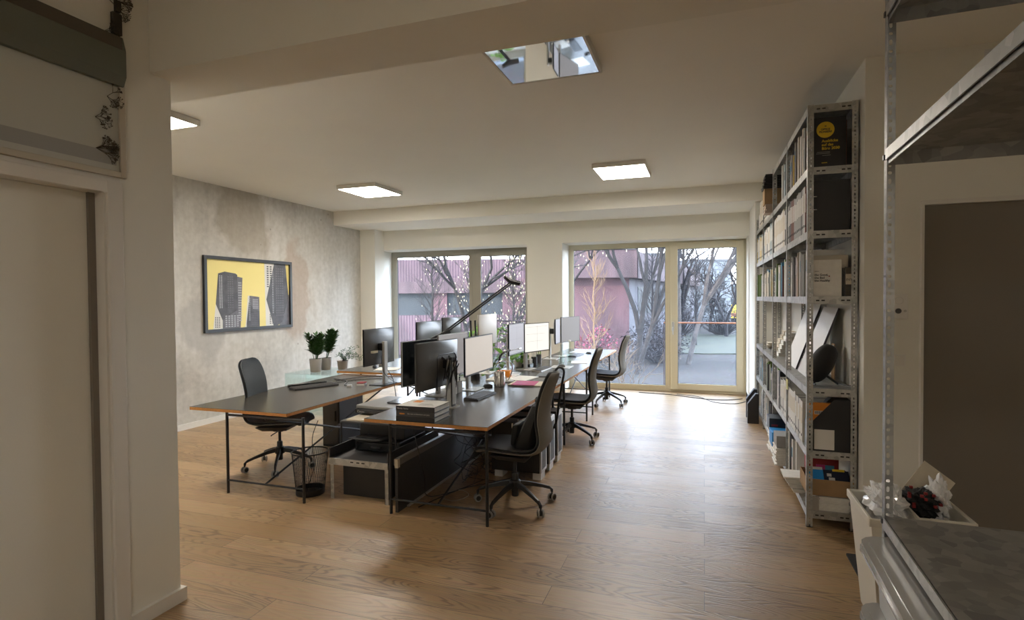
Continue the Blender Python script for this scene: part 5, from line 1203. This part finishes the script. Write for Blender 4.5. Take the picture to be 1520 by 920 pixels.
# lowest shelf, first bay
t = thing('cardboard_box', 'open brown cardboard box on the lowest shelf holding coloured booklets', 'box', (.70, 4.575, z0 + .115))
mb = MB(); mb.box(0, .31, 0, .004, 0, .115).box(0, .31, .30, .304, 0, .115).box(0, .004, .004, .30, 0, .115).box(.306, .31, .004, .30, 0, .115).box(0, .31, .0, .304, -.004, 0); mb.build('box_walls', 'cardboard', t); t.location.x = .717
t = thing('cardboard_box', 'red bag-like box lying behind the booklets on the lowest shelf', 'bag', (.74, 4.72, z0 + .235)); mb = MB(); mb.rbox(0, .22, 0, .14, 0, .14, .03); mb.build('bag_body', 'red', t, bevel=.03); t['category'] = 'bag'; t.name = 'red_bag'
t = thing('booklet', 'bright blue booklet tilted in the brown cardboard box', 'booklet', (.728, 4.585, z0 + .150)); mb = MB(); mb.prismX([(0, .0), (.008, 0), (.115, .125), (.107, .128)], 0, .115); mb.build('cover', 'blue', t)
B('white_band', 'white', t, (.0, .11, .100, .108, .122, .14))
t = thing('booklet', 'navy booklet with white and yellow marks in the brown cardboard box', 'booklet', (.845, 4.585, z0 + .150)); mb = MB(); mb.prismX([(0, .0), (.008, 0), (.115, .12), (.107, .123)], 0, .165); mb.build('cover', 'navy', t)
mb = MB(); mb.prismX([(.098, .1175), (.1, .1165), (.112, .13), (.108, .131)], .06, .14); mb.build('yellow_band', 'yellow', t); mb = MB(); mb.prismX([(.010, .0135), (.012, .0125), (.024, .028), (.022, .029)], .03, .05); mb.build('yellow_mark', 'yellow', t)
mb = MB()
for k in range(3): mb.prismX([(.03 + k * .02, .038 + .0235 * k), (.032 + k * .02, .038 + .0235 * k), (.045 + k * .02, .056 + .0235 * k), (.043 + k * .02, .056 + .0235 * k)], .04 - .01 * k, .09 - .02 * k)
mb.build('white_marks', 'white', t)
t = thing('booklet', 'magenta and blue strip of booklets at the back of the brown box', 'booklet', (.80, 4.70, z0 + .17)); B('cover', 'magenta', t, (0, .06, 0, .01, 0, .135)); B('blue_cover', 'bk_blue', t, (.06, .12, 0, .01, 0, .132))
t = thing('paper_stack', 'tall stack of white paper reams beneath the brown cardboard box', 'paper', (.80, 4.575, z0)); rq = random.Random(3)
mb = MB()
for k in range(9): o = rq.uniform(-.008, .008); mb.box(.0 + o, .20 + o, abs(o), .29, .0115 * k, .0115 * k + .010)
mb.build('sheets', 'paper', t)
t = thing('card_sheet', 'grey card standing in front of the paper stack on the lowest shelf', 'card', (.722, 4.566, z0)); B('sheet', 'bk_grey', t, (0, .075, 0, .004, 0, .105)); t.children[0].data.materials[0] = colmat('warm_grey_card', (.40, .37, .33))
t = thing('paper_stack', 'white rolled papers jutting out of the lowest shelf into the aisle', 'paper', (.60, 4.95, z0 - .0))
mb = MB()
for k in range(7): mb.prismY([(-.012 * k + .02, .0 + .018 * k), (.19, .018 * k), (.19, .018 * k + .014), (-.012 * k + .02, .018 * k + .014)], -.01 * (k % 2), .22)
mb.build('sheets', 'paper', t); t.location = (.66, 4.93, z0 + .001)
for i, (y, c, h, lab) in enumerate(((5.68, 'paper', .16, 'white paper stack jutting out at the foot of the second bay'), (5.70, 'bk_grey', .11, 'grey carton on top of the white paper stack in the second bay'), (5.98, 'blue', .14, 'blue wrapped paper ream with a pale oval in the second bay'), (6.22, 'black', .13, 'black box with red print on top of papers in the second bay'))):
    t = thing(('paper_stack', 'carton', 'paper_ream', 'shoe_box')[i], lab, ('paper', 'box', 'paper ream', 'box')[i], (.63 if i != 1 else .64, y, z0 + (0, .162, .10, .20)[i]))
    w_ = (.30, .28, .28, .26)[i]; 
    if i == 0:
        mb = MB()
        for k in range(10): o = rq.uniform(-.012, .012); mb.box(o, w_ + o, 0, .26, .016 * k, .016 * k + .013)
        mb.build('sheets', c, t)
    else:
        B('box_body', c, t, (0, w_, 0, .24, 0, h), bevel=.004)
        if i == 2:
            mb = MB(); mb.tube([(.13, -.002, .07), (.13, .0, .07)], .05, 24); mb.build('oval_print', 'white', t)
        if i == 3: B('red_print', 'red', t, (.02, .08, -.001, 0, .05, .07))
for i, (y, h) in enumerate(((5.97, .098), (6.21, .198))):
    t = thing('paper_stack', ('white paper bundle carrying the blue ream', 'white paper bundle carrying the black box with red print')[i], 'paper', (.64, y, z0)); mb = MB(); n = int(h / .015)
    for k in range(n): o = rq.uniform(-.014, .014); mb.box(o, .27 + o, .0, .235, h / n * k, h / n * k + h / n * .9)
    mb.build('sheets', 'paper', t)
# top of the second bay: dark magazines on a carton
t = thing('cardboard_box', 'brown carton on the topmost filled shelf under dark magazines', 'box', (.64, 6.84, z5 + .10)); B('box_body', 'cardboard', t, (0, .27, 0, .20, 0, .17), bevel=.002)
t = thing('paper_stack', 'pinkish paper pile beneath the brown carton on the high shelf', 'paper', (.65, 6.83, z5)); mb = MB()
for k in range(7): o = rq.uniform(-.01, .01); mb.box(o, .27 + o, 0, .22, .014 * k, .014 * k + .012)
mb.build('sheets', colmat('pinkish_paper', (.50, .40, .33)), t)
t = thing('magazine_stack', 'pile of dark magazines on the brown carton on the high shelf', 'magazines', (.63, 6.83, z5 + .271)); mb = MB()
for k in range(9): o = rq.uniform(-.02, .02); mb.box(o, .27 + o, 0, .22, .018 * k, .018 * k + .014)
mb.build('magazines', 'black', t); t['kind'] = 'thing'
t = thing('speaker_box', 'pale stacked box column beyond the shelving by the window corner', 'box', (.72, 8.79 - .0, 0)) if False else None

# ------------------------------------------------------------------ near shelving at the right edge
RZN = math.radians(-2.1)
ns = thing('shelving_unit', 'near slotted-angle shelving at the right edge of the picture, mostly empty', 'shelving', (.551, 2.105, 0), RZN)
post(ns, 0, 0, 3.0, 1, -1, w=.030, pitch=.0555, slot=(.009, .019), dot=.010, mat='steel_shaded'); post(ns, .50, 0, 3.0, -1, -1, w=.030, pitch=.0555, mat='steel'); post(ns, 0, -1.05, 3.0, 1, 1, w=.030, pitch=.0555, mat='steel'); post(ns, .50, -1.05, 3.0, -1, 1, w=.030, pitch=.0555, mat='steel')
for z in (.50, .98, 2.164, 2.616):
    o = tray(ns, .004, .496, -1.045, -.003, z, 'steel_shaded', lip=.045, slots=False, name='shelf')
    mb = MB()
    for xa in (.05, .10): mb.box(xa, xa + .03, -.0029, -.0005, z - .03, z - .020)
    mb.build('end_slots', 'cream', o)
    mb = MB(); mb.box(-.004, .0, -1.045, -.03, z - .032, z + .001); mb.build('front_lip', 'steel', o)
B('angle_bolt', 'darkgrey', ns, (-.006, 0, -.02, -.006, 2.135, 2.15), (-.006, 0, -.02, -.006, .96, .975), (-.006, 0, -.02, -.006, 2.59, 2.605))
t = thing('plastic_wrap', 'wisp of clear plastic hanging over the upper near shelf', 'plastic', (.80, 1.95, 2.166), RZN)
mb = MB(); rq = random.Random(8); rows = [[(-.05 + .03 * i + rq.uniform(-.01, .01), rq.uniform(-.03, .03), .02 + .05 * j + rq.uniform(-.012, .012)) for i in range(6)] for j in range(5)]; mb.grid(rows); mb.build('film', 'foil', t)
# storage boxes
def storage_box(label, zb, h, x0, y1, w_, l_):
    t = thing('storage_box', label, 'storage box', (x0, y1, zb), RZN)
    mb = MB(); i = .035
    def rr4(a, b, c, d, r): 
        pts = []
        for cx, cy, a0 in ((b - r, d - r, 0), (a + r, d - r, 90), (a + r, c + r, 180), (b - r, c + r, 270)):
            for k in range(5): an = math.radians(a0 + 22.5 * k); pts.append((cx + r * math.cos(an), cy + r * math.sin(an)))
        return pts
    mb.prism(rr4(i + .01, w_ - i - .01, -l_ + i + .01, -i - .01, .05), 0, h - .012, rr4(i, w_ - i, -l_ + i, -i, .06)); mb.build('tub', 'transl', t, smooth=True)
    mb = MB(); mb.prism(rr4(0, w_, -l_, 0, .07), h - .022, h - .004); mb.prism(rr4(.02, w_ - .02, -l_ + .02, -.02, .055), h - .004, h); mb.prism(rr4(-.004, w_ + .004, -l_ - .004, .004, .072), h - .03, h - .022); lid = mb.build('lid', 'lid', t, smooth=True)
    return t
storage_box('milky storage box with lid under the near shelf, upper of two', .737, .188, .472, 2.075, .42, .70)
storage_box('milky storage box below the other one, only its corner showing', .55, .185, .460, 2.02, .42, .66)
for i, z in enumerate((.44, .28, .12)):
    pass
t = thing('carton', 'plain box carrying the storage boxes below the picture edge', 'box', (.50, 1.85, .0), RZN); B('box_body', 'cardboard', t, (0, .34, -.50, 0, 0, .048)) ; 
t.location = (.60, 1.92, .502)
t.children[0].scale = (1, 1, 1)
# white waste bins
def bin_(label, x, y, w_, l_, h, fill=None):
    t = thing('plastic_bin', label, 'bin', (x, y, 0))
    mb = MB(); k = .05
    def rect(a, o): return [(-w_ / 2 + a + o, -l_ / 2 + a), (w_ / 2 - a - o, -l_ / 2 + a), (w_ / 2 - a, l_ / 2 - a), (-w_ / 2 + a, l_ / 2 - a)]
    o_, i_ = rect(k, 0), rect(0, 0); n_ = rect(.008, 0); kb = rect(k + .008, 0)
    V = [[mb._v((*p, z)) for p in r] for r, z in ((o_, 0), (i_, h), (n_, h), (kb, .01))]
    mb.face(V[0][::-1])
    for A, Bq in ((V[0], V[1]), (V[1], V[2]), (V[2], V[3])):
        for j in range(4): mb.face([A[j], A[(j + 1) % 4], Bq[(j + 1) % 4], Bq[j]])
    mb.face(V[3]); mb.build('tub', 'bin', t)
    mb = MB(); a = w_ / 2 + .010; b = l_ / 2 + .010
    mb.box(-a, a, -b, -b + .014, h - .035, h + .006).box(-a, a, b - .014, b, h - .035, h + .006).box(-a, -a + .014, -b + .014, b - .014, h - .035, h + .006).box(a - .014, a, -b + .014, b - .014, h - .035, h + .006); mb.build('rim', 'bin', t, bevel=.004)
    return t
def crumple(name, label, loc, mat, sx, sy, sz, seed, cat, spots=None):
    rq = random.Random(seed); t = thing(name, label, cat, loc); mb = MB()
    bm = mb.bm; bmesh.ops.create_icosphere(bm, subdivisions=4, radius=1)
    for v in bm.verts:
        n = v.co.copy(); f = 1 + .15 * math.sin(7 * n.x + seed) * math.cos(6 * n.y) + .18 * math.sin(13 * n.z + 5 * n.x) + rq.uniform(-.05, .05) + .10 * math.sin(23 * n.x + 17 * n.z) * math.sin(19 * n.y)
        v.co = Vector((n.x * sx * f, n.y * sy * f, max(-.85, n.z) * sz * f))
    mb.build('crumpled_film', mat, t)
    if spots:
        ms = MB()
        for k in range(16): a = rq.uniform(0, 2 * PI); e = rq.uniform(.1, 1.2); p = Vector((math.cos(a) * math.cos(e) * sx, math.sin(a) * math.cos(e) * sy, math.sin(e) * sz)) * 1.12; ms.box(p.x - .007, p.x + .007, p.y - .007, p.y + .007, p.z - .006, p.z + .006)
        ms.build('dot_pattern', spots, t)
    return t
bin_('ivory plastic bin with crumpled clear foil beside the tall shelving', .885, 3.36, .22, .44, .60)
crumple('plastic_wrap', 'crumpled clear foil heaped in the ivory bin', (.90, 3.38, .60), 'foil', .085, .15, .11, 3, 'plastic')
bin_('white plastic bin further right, partly behind the near post', 1.13, 3.50, .24, .44, .58)
crumple('polka_dot_bag', 'black bag with red and white dots stuffed in the further bin', (1.08, 3.47, .60), 'bag', .08, .10, .07, 9, 'bag', 'red')
crumple('plastic_wrap', 'white plastic film standing up in the further bin', (1.17, 3.50, .62), 'foil', .05, .07, .11, 14, 'plastic')
t = thing('card_sheet', 'folded cream card poking up from behind the near post', 'card', (1.0, 3.56, .60)); mb = MB(); mb.prismX([(0, 0), (.004, 0), (.064, .24), (.06, .24)], -.0, .18); mb.T = Matrix.Identity(4); o = mb.build('sheet', 'cream', t); o.rotation_euler = (0, math.radians(38), 0)
t = thing('floor_mat', 'black floor mat beside the ivory bin', 'mat', (1.10, 3.92, 0)); mb = MB(); mb.rbox(-.22, .2, -.28, .22, 0, .010, .01); mb.build('mat_pile', 'mat', t)
t = thing('thermostat', 'white wall control box with a dark knob behind the near post', 'thermostat', (1.265, 4.43, 1.54))
mb = MB(); mb.rbox(-.055, .035, -.022, 0, 0, .17, .008); mb.build('housing', 'white', t, bevel=.004); mb = MB(); mb.tube([(-.025, -.030, .055), (-.025, -.022, .055)], .018, 18); mb.build('dial', 'darkgrey', t); mb = MB(); mb.tube([(.015, -.026, .055), (.015, -.022, .055)], .009, 12); mb.build('button', 'silver', t)
mb = MB(); pts = [(-.02 + .024 * math.cos(2 * PI * k / 20), -.023, .125 + .024 * math.sin(2 * PI * k / 20)) for k in range(21)]; mb.tube(pts, .001, 4); mb.build('round_outline', 'silver', t)
t = thing('light_switch', 'flat square light switch low on the wall below the control box', 'switch', (1.245, 4.43, 1.22)); B('switch_plate', 'white', t, (-.035, .045, -.010, 0, 0, .08), bevel=.003); B('rocker', 'trim', t, (-.025, .035, -.014, -.010, .01, .07), bevel=.002)

# ------------------------------------------------------------------ poster on the concrete wall
t = thing('framed_poster', 'black-framed yellow poster of grey tower blocks on the concrete wall', 'poster', (-6.48, 6.67, 1.79))
a, b = .855, .535; k = .045
mb = MB(); mb.box(0, .04, -a, -a + k, -b, b).box(0, .04, a - k, a, -b, b).box(0, .04, -a + k, a - k, b - k, b).box(0, .04, -a + k, a - k, -b, -b + k); mb.build('frame', 'frameblk', t, bevel=.002)
mb = MB(); a2, b2 = a - k, b - k
def U(u, v): return (-a2 + 2 * a2 * u, -b2 + 2 * b2 * v)   # 0..1 print space -> y, z
def flat(pts, layer, mi):
    mb.mi = mi; x = .006 + layer * .0004; mb.poly([(x, *U(u, v)) for u, v in pts])
mb.box(.001, .006, -a2, a2, -b2, b2)
T_ = [((.13, .80), (.20, .83), (.32, .82), (.40, .76), (.39, 0), (.06, 0), (.09, .36)),]
def tower(dark, mid, light, wins):
    flat(light, 1, 2); flat(mid, 2, 4); flat(dark, 3, 3)
    for (u0, u1, v0, v1, nu, nv, mi, sh_) in wins:
        for i in range(nu):
            for j in range(nv):
                u = u0 + (u1 - u0) * i / nu; v = v0 + (v1 - v0) * j / nv; uu_ = u + sh_ * (v - v0)
                du, dv = (u1 - u0) / nu * .62, (v1 - v0) / nv * .55
                flat([(uu_, v), (uu_ + du, v), (uu_ + du, v + dv), (uu_, v + dv)], 4, mi)
tower([(.10, .36), (.13, .80), (.20, .83), (.32, .81), (.34, .79), (.34, .27), (.17, .12)], [(.20, .80), (.40, .75), (.37, .0), (.17, 0), (.17, .13)], [(.10, .36), (.17, .12), (.17, 0), (.07, 0)],
      [(.14, .18, .30, .78, 2, 22, 5, .0), (.23, .30, .3, .78, 3, 14, 4, 0), (.35, .39, .10, .70, 3, 16, 5, 0), (.09, .15, .02, .18, 3, 7, 3, 0), (.2, .36, .02, .2, 5, 6, 5, 0)])
tower([(.44, .05), (.47, .38), (.53, .27), (.60, .24), (.60, 0), (.44, 0)], [(.48, .48), (.60, .46), (.60, .2), (.47, .2)], [(.43, .05), (.46, .48), (.49, .48), (.48, .3), (.44, 0), (.42, 0)],
      [(.47, .49, .1, .46, 2, 12, 5, 0), (.52, .59, .28, .44, 4, 6, 5, 0), (.50, .58, .03, .22, 4, 7, 4, 0)])
tower([(.69, .42), (.80, 1), (.95, 1), (.99, .45), (.90, .05), (.84, 0), (.78, 0)], [(.83, 1), (.97, 1), (1.0, .45), (1, 0), (.86, 0)], [(.67, 1), (.80, 1), (.70, .42), (.78, 0), (.68, 0)],
      [(.70, .78, .62, .97, 2, 10, 3, 0), (.77, .79, .2, .9, 2, 24, 5, .0), (.82, .93, .15, .95, 4, 20, 4, 0), (.73, .79, .03, .2, 2, 6, 3, 0)])
flat([(.955, 1), (1, 1), (1, .5), (.99, .5)], 3, 0)
mb.build('poster_print', ['postergold', 'postergold', 'posterwhite', 'posterdark', 'postermid', 'posterlight'], t)

# ------------------------------------------------------------------ mural pieces on the near left wall
def wallpt(y, z, o=0): return (LX + o, y, z)
t = thing('framed_print', 'large pale framed print above the left doorway', 'picture', (LX, 1.6, 2.62))
mb = MB(); mb.box(0, .018, .435, .465, -.295, .30).box(0, .018, -.6, .435, -.295, -.265); mb.box(0, .018, -.63, -.6, -.295, .30).box(0, .018, -.6, .435, .27, .30); mb.build('frame', 'printframe', t, bevel=.003)
B('print_sheet', 'olive_l', t, (.001, .005, -.6, .435, -.265, .27))
B('print_building', 'bk_grey', t, (.005, .0055, -.2, .42, -.235, -.17)); t.children[2].data.materials[0] = M['olive_l']
t = thing('wall_cabinet', 'grey-green faceted box mounted high on the left near wall', 'wall box', (LX, 1.70, 2.90))
mb = MB(); mb.prismY([(0, -.115), (.03, -.115), (.05, -.07), (.05, .06), (.03, .13), (0, .13)], -.7, .35)
mb.build('box_body', 'olive', t)
B('upper_facet', 'olive_d', t, (.03, .052, -.7, .33, .06, .12))
t = thing('wall_panel', 'slim dark brown panel high on the left near wall', 'panel', (LX, 2.02, 3.10)); B('panel_face', 'umber', t, (0, .02, -.01, .035, -.055, .05), (0, .02, .008, .033, .06, .115))
def twigs(label, y, z, n, r_, seed):
    rq = random.Random(seed); t = thing('dried_branch', label, 'branch', wallpt(y, z, .004)); mb = MB()
    def g(p, a, l, d):
        q = (p[0] + rq.uniform(0, .006), p[1] + l * math.cos(a), p[2] + l * math.sin(a)); mb.tube([p, q], .0013 if d > 1 else .0008, 3, cap=False)
        if d > 0:
            for _ in range(3): g(q, a + rq.uniform(-.9, .9), l * .62, d - 1)
        else: mb.box(q[0], q[0] + .002, q[1] - .0015, q[1] + .0015, q[2] - .0015, q[2] + .0015)
    for i in range(n): g((0.003, 0, 0), rq.uniform(-.8, .8), r_ * rq.uniform(.6, 1) * .42, 3)
    mb.build('twigs', 'twig', t)
twigs('dark dried branch at the very top of the left near wall', 1.99, 3.21, 5, .14, 1)
twigs('dense dried branch just above the grey-green wall box', 1.97, 3.035, 8, .09, 2)
twigs('sparse dried branch just below the grey-green wall box', 1.98, 2.72, 4, .10, 3)
twigs('dried branch over the middle of the pale framed print', 1.92, 2.60, 5, .08, 4)
twigs('dense dried branch near the lower edge of the pale framed print', 1.92, 2.45, 9, .12, 5)

# ------------------------------------------------------------------ glass table and plants at the concrete wall
t = thing('glass_table', 'low glass side table with potted plants by the concrete wall', 'table', (-5.55, 7.2, 0))
B('glass_top', 'greenglass', t, (-.42, .42, -.42, .40, .59, .60)); B('glass_side', 'greenglass', t, (-.42, .42, -.42, -.41, .0, .59), (-.42, -.41, -.41, .40, 0, .59), (.41, .42, -.41, .4, 0, .59), (-.05, -.04, -.41, .4, 0, .59))
def bushy(label, x, y, z, pr, ph, potm, H_, seed, n=150, lm='leaf_dark', ll=.09, lw=.02, lean=(0, 0), rad=.10):
    t = thing('potted_plant', label, 'potted plant', (x, y, z)); mb = MB(); mb.lathe([(pr * .8, 0), (pr * .83, .004), (pr, ph), (pr * .92, ph), (pr * .88, ph - .02)], seg=24, close=True); mb.build('pot', potm, t, smooth=True)
    mb = MB(); mb.lathe([(pr * .8, ph - .025), (pr * .8, ph - .015)], seg=16, close=True); mb.build('soil', 'soil', t)
    rq = random.Random(seed); ms = MB(); ml = MB()
    for k in range(7):
        a = rq.uniform(0, 2 * PI); e = rad * rq.uniform(.2, .8); top = Vector((e * math.cos(a) + lean[0] * H_, e * math.sin(a) + lean[1] * H_, ph + H_ * rq.uniform(.65, 1))); base = Vector((e * .2 * math.cos(a), e * .2 * math.sin(a), ph - .02))
        ms.tube([base, (base + top) / 2, top], .004, 5)
        for j in range(n // 7):
            v = rq.uniform(.25, 1.03); p = base.lerp(top, v); b_ = rq.uniform(0, 2 * PI)
            ml.leaf(p, (math.cos(b_), math.sin(b_), rq.uniform(.15, 1.4)), ll * rq.uniform(.7, 1.1), lw, .0)
    ms.build('stems', 'leaf_dark', t); ml.build('leaves', lm, t); return t
bushy('upright dark green plant in a pale grey pot at the left of the glass table', -5.62, 7.05, .60, .093, .20, 'pot', .36, 1, 560, lw=.045, ll=.12, rad=.14)
bushy('second dark green plant leaning right, in the pot behind', -5.62, 7.30, .60, .085, .19, 'pot', .44, 2, 560, lean=(.08, .12), lw=.045, ll=.12, rad=.12)
def sparse(label, x, y, z, seed):
    t = thing('potted_plant', label, 'potted plant', (x, y, z)); mb = MB(); mb.lathe([(.07, 0), (.072, .004), (.085, .13), (.09, .14), (.08, .14), (.075, .12)], seg=22, close=True); mb.build('pot', 'pot_brown', t, smooth=True)
    rq = random.Random(seed); ms = MB(); ml = MB()
    for k in range(11):
        a = rq.uniform(-1.3, 1.5); P = [Vector((0, 0, .12))]; d = Vector((math.cos(a) * .3 + .15, math.sin(a) * .5 + .25, rq.uniform(.4, 1.2))).normalized()
        for j in range(5): d = (d + Vector((rq.uniform(-.3, .3), rq.uniform(-.3, .3), -.22))).normalized(); P.append(P[-1] + d * .07)
        ms.tube(P, .0018, 3)
        for p in P[1:]:
            for _ in range(7): ml.leaf(p + Vector((rq.uniform(-.02, .02), rq.uniform(-.02, .02), rq.uniform(-.02, .02))), (rq.uniform(-1, 1), rq.uniform(-1, 1), rq.uniform(-.3, 1)), .034, .02)
    ms.build('stems', 'twig', t); ml.build('leaves', 'leaf_grey', t)
sparse('thin trailing grey-green plant in a taupe pot on the glass table', -5.40, 7.42, .60, 5)
bushy('small light green plant behind the mouse on the raised left desk', -4.28, 6.75, .778, .03, .03, 'pot_brown', .10, 6, 60, 'leaf_grey', .05, .02, rad=.05)
# big green plant between the rows
t = thing('potted_plant', 'large leafy bright green plant behind the desks before the left window', 'potted plant', (-3.0, 7.55, 0))
mb = MB(); mb.lathe([(.16, 0), (.17, .01), (.21, .42), (.19, .42), (.18, .38)], seg=24, close=True); mb.build('pot', 'white', t, smooth=True)
rq = random.Random(9); ms = MB(); ml = MB()
def bigleaf(mb, p, d, l, w_):
    p = Vector(p); d = Vector(d).normalized(); s_ = d.cross(Vector((0, 0, 1))).normalized(); up = s_.cross(d)
    rows = []
    for i in range(5):
        v = i / 4; wd = w_ * math.sin(PI * (.12 + .88 * v)) ** .8 * .5 if i < 4 else .002; c = p + d * l * v - Vector((0, 0, .35 * l * v * v))
        rows.append([c - s_ * wd + up * wd * .25, c, c + s_ * wd + up * wd * .25])
    mb.grid(rows)
for k in range(90):
    a = rq.uniform(0, 2 * PI); e = rq.uniform(.05, .34); z = .5 + rq.random() ** .8 * .82; b = Vector((0, 0, .4)); top = Vector((e * math.cos(a), e * math.sin(a), z))
    if k % 3 == 0: ms.tube([b, (b + top) / 2 + Vector((0, 0, .08)), top], .005, 4)
    bigleaf(ml, top, (math.cos(a) + rq.uniform(-.4, .4), math.sin(a) + rq.uniform(-.4, .4), rq.uniform(-.2, .6)), rq.uniform(.13, .22), rq.uniform(.09, .14))
ms.build('stems', 'leaf', t); ml.build('leaves', 'leaf', t, smooth=True)
t = thing('potted_plant', 'low spreading green plant under the middle desk monitors', 'potted plant', (-2.44, 7.35, TZ)); mb = MB(); mb.lathe([(.06, 0), (.085, .09), (.075, .09), (.07, .07)], seg=20, close=True); mb.build('pot', 'white', t, smooth=True)
ml = MB(); ms = MB()
for k in range(46):
    a = rq.uniform(0, 2 * PI); e = rq.uniform(.04, .12); top = Vector((e * math.cos(a) * .7, e * math.sin(a) * 2.2, .09 + rq.uniform(0, .12))); bigleaf(ml, top, (math.cos(a) * .4, math.sin(a), rq.uniform(-.2, .5)), .10, .07)
    if k % 4 == 0: ms.tube([(0, 0, .07), top], .003, 4)
ml.build('leaves', 'leaf', t, smooth=True); ms.build('stems', 'leaf', t)
# pale box column by the far corner
t = thing('carton', 'pale stacked cartons on the far end of the shelving near the window corner', 'box', (.74, 8.45, LV[5])); B('box_body', 'bk_white', t, (0, .25, 0, .24, 0, .22), (0.01, .24, .01, .23, .225, .40), bevel=.004); B('dark_corners', 'darkgrey', t, (-.001, .01, .0, .03, .10, .12), (-.001, .01, .0, .03, .30, .32))

# ------------------------------------------------------------------ view
sc.view_settings.view_transform = 'Standard'; sc.view_settings.look = 'None'; sc.view_settings.gamma = 1; sc.view_settings.use_curve_mapping = False
sc.view_settings.exposure = 1.62
sc.cycles.use_denoising = True
sc.cycles.max_bounces = 12; sc.cycles.diffuse_bounces = 5; sc.cycles.glossy_bounces = 4; sc.cycles.transparent_max_bounces = 16; sc.cycles.transmission_bounces = 6
sc.cycles.sample_clamp_indirect = 6; sc.cycles.caustics_reflective = False; sc.cycles.caustics_refractive = False
